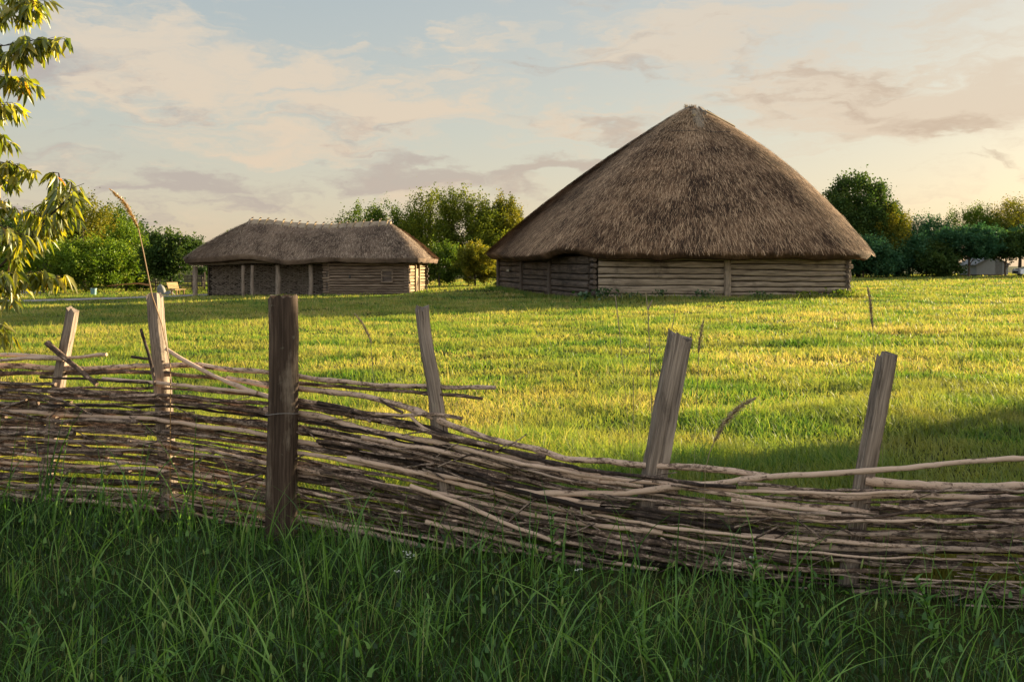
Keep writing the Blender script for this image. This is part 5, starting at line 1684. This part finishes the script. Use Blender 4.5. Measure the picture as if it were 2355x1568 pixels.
# boulders beside the bench
def boulder(x, y, sx, sy, sz, seed, label, grp):
    import bmesh
    bm = bmesh.new(); bmesh.ops.create_icosphere(bm, subdivisions=3, radius=1)
    for v in bm.verts:
        n_ = fbm(v.co.x * 1.3 + seed, v.co.y * 1.3 + v.co.z * 1.7 + seed, 3) - .5
        v.co *= 1 + .7 * float(n_)
        v.co = Vector((v.co.x * sx, v.co.y * sy, max(-.2, v.co.z) * sz))
    me = bpy.data.meshes.new('boulder'); bm.to_mesh(me); bm.free()
    o_ = link(me, 'boulder', M['rock'], None, True, Vector((x, y, g(x, y))))
    tag(o_, label, 'boulder', grp)
c = D(371, 668, 68); boulder(c.x, c.y, .32, .4, .62, 2, 'tall pointed grey boulder next to the bench', 'boulders by the path')
c = D(388, 670, 67.4); boulder(c.x, c.y, .45, .3, .26, 5, 'flat grey boulder at the foot of the bench', 'boulders by the path')
for k, (px, py, s_) in enumerate([(60, 662, .5), (82, 668, .42), (40, 668, .45)]):
    c = D(px, py, 74); boulder(c.x, c.y, s_, s_ * .8, s_ * .8, 11 + k, ('pale round boulder under the hanging leaves, topmost of the heap', 'pale boulder of the heap nearest to the bin', 'pale boulder of the heap farthest from the bin')[k], 'boulders by the path')
# low dark wattle fence behind the bench
wf = thing('garden_fence', tuple(D(380, 660, 78)), 'dark old wattle fence behind the bench and round tree', 'fence')
mb = MB(); p0, p1 = D(330, 660, 80), D(470, 658, 80)
for r_ in range(11):
    for k in range(7):
        a = k / 7; pa, pb = p0.lerp(p1, a), p0.lerp(p1, a + .16)
        z_ = g(pa.x, pa.y) + .1 + .11 * r_
        mb.tube([Vector((pa.x, pa.y + .05, z_)), Vector(((pa.x + pb.x) / 2, pa.y - .05, z_ + random.uniform(-.03, .03))), Vector((pb.x, pb.y + .05, z_))], .035, 5)
mb.build('wattle', M['log_dark'], wf)
for k in range(6):
    p = p0.lerp(p1, k / 5); MB().tube([(p.x, p.y, g(p.x, p.y) - .1), (p.x, p.y, g(p.x, p.y) + 1.5)], .06, 7).build('post', M['log_dark'], wf)

# ------------------------------------------------------------------ far right: hut, rail, car
c = D(2262, 636, 109); hx, hy = c.x, c.y; hz0 = g(hx, hy)
hut = thing('white_hut', (hx, hy, hz0), 'small white gabled hut half hidden behind the shaded trees', 'hut')
mb = MB()
w2, dp, wh, rh = 1.7, 2.0, 1.2, .9
prof = [(-w2, -.2), (w2, -.2), (w2, wh), (0, wh + rh), (-w2, wh)]
for sy in (-dp, dp):
    for (a, z) in prof: mb.v.append(Vector((hx + a, hy + sy, hz0 + z)))
mb.face((0, 1, 2, 3, 4)); mb.face((9, 8, 7, 6, 5))
for k in range(5): mb.face((k, k + 5, (k + 1) % 5 + 5, (k + 1) % 5))
mb.build('wall', M['white'], hut, smooth=False)
mb = MB()
for sg in (-1, 1):
    a = Vector((hx + sg * (w2 + .2), hy, hz0 + wh - .08)); b_ = Vector((hx, hy, hz0 + wh + rh + .04))
    d = (b_ - a) / 2; mb.box((a + b_) / 2 + Vector((0, 0, .04)), d, (0, dp + .2, 0), Vector((-d.z * sg, 0, abs(d.x))).normalized() * .04)
mb.build('roof', M['roofgrey'], hut, smooth=False)
MB().box((hx + .7, hy - dp - .02, hz0 + .75), (.35, 0, 0), (0, .03, 0), (0, 0, .8)).build('door', M['roofgrey'], hut, smooth=False)
rl = thing('low_rail', tuple(D(2255, 634, 105)), 'low dark post rail in front of the white hut', 'rail')
a, b_ = D(2205, 632.5, 105), D(2302, 632, 105)
MB().tube([a, a.lerp(b_, .5), b_], .05, 7).build('bar', M['log_dark'], rl)
for k in range(4):
    p = a.lerp(b_, k / 3); MB().tube([(p.x, p.y, g(p.x, p.y) - .1), (p.x, p.y, p.z)], .05, 7).build('post', M['log_dark'], rl)

c0 = D(2336, 636, 102); kx, ky = c0.x, c0.y; kz = g(kx + 2, ky)
car = thing('parked_car', (kx + 2.2, ky, kz), 'silver car parked under the trees at the meadow edge', 'car')
prof = [(0.05, .22), (0, .42), (.06, .62), (.28, .74), (.9, .86), (1.15, .92), (1.75, 1.32), (2.3, 1.45), (3.1, 1.42), (3.8, 1.08), (4.3, .98), (4.42, .7), (4.4, .3), (4.3, .22)]
mb = MB(); hwid = .86
secs = [(-hwid, .80), (-hwid * .96, 1.0), (0, 1.0), (hwid * .96, 1.0), (hwid, .80)]
for sy, sc in ((-hwid, .94), (-hwid * .8, 1.0), (hwid * .8, 1.0), (hwid, .94)):
    for (px_, z_) in prof:
        mb.v.append(Vector((kx + 2.2 + (px_ - 2.2) * (1 if abs(sy) < hwid else .985), ky + sy * (1 if z_ < .95 else .84), kz + .2 + (z_ - .2) * (sc if z_ > .9 else 1))))
np_ = len(prof)
for j in range(3):
    for k in range(np_):
        k2 = (k + 1) % np_; mb.face((j * np_ + k, j * np_ + k2, (j + 1) * np_ + k2, (j + 1) * np_ + k))
mb.face(list(range(np_))); mb.face([3 * np_ + k for k in range(np_)][::-1])
mb.build('body', M['car'], car)
for sy in (-1, 1):
    mb = MB(); yv = ky + sy * (hwid * .84 + .015)
    q_ = [(1.3, .95), (1.8, 1.25), (2.3, 1.36), (3.0, 1.34), (3.6, 1.05), (3.5, .95)]
    for (a, z_) in q_: mb.v.append(Vector((kx + a, yv + (.10 if z_ < 1 else 0) * sy, kz + z_)))
    mb.face(list(range(6)) if sy > 0 else list(range(6))[::-1]); mb.build('side_window', M['glass'], car, smooth=False)
mb = MB()
for (a, z_) in ((1.13, .945), (1.72, 1.31)):
    for sy in (-.66, .66): mb.v.append(Vector((kx + a - .02, ky + sy, kz + z_ + .0)))
mb.face((0, 1, 3, 2)); mb.build('windscreen', M['glass'], car, smooth=False)
for wx in (.82, 3.55):
    for sy in (-1, 1):
        tyre = MB().tube([(kx + wx, ky + sy * (hwid + .02), kz + .31), (kx + wx, ky + sy * (hwid - .18), kz + .31)], .31, 18).build('wheel', M['rubber'], car)
        MB().tube([(kx + wx, ky + sy * (hwid + .03), kz + .31), (kx + wx, ky + sy * (hwid + .0), kz + .31)], .19, 14).build('rim', M['car'], tyre, loc=tyre['_org'])
for sy in (-1, 1):
    MB().box((kx + .16, ky + sy * .62, kz + .66), (.10, 0, .03), (0, .17, 0), (0, 0, .06), .02).build('headlight', M['lamp'], car)
MB().box((kx + .0, ky, kz + .42), (.03, 0, 0), (0, .5, 0), (0, 0, .09), .02).build('grille', M['rubber'], car)

for o in bpy.data.objects:
    if '_org' in o.keys():
        del o['_org']
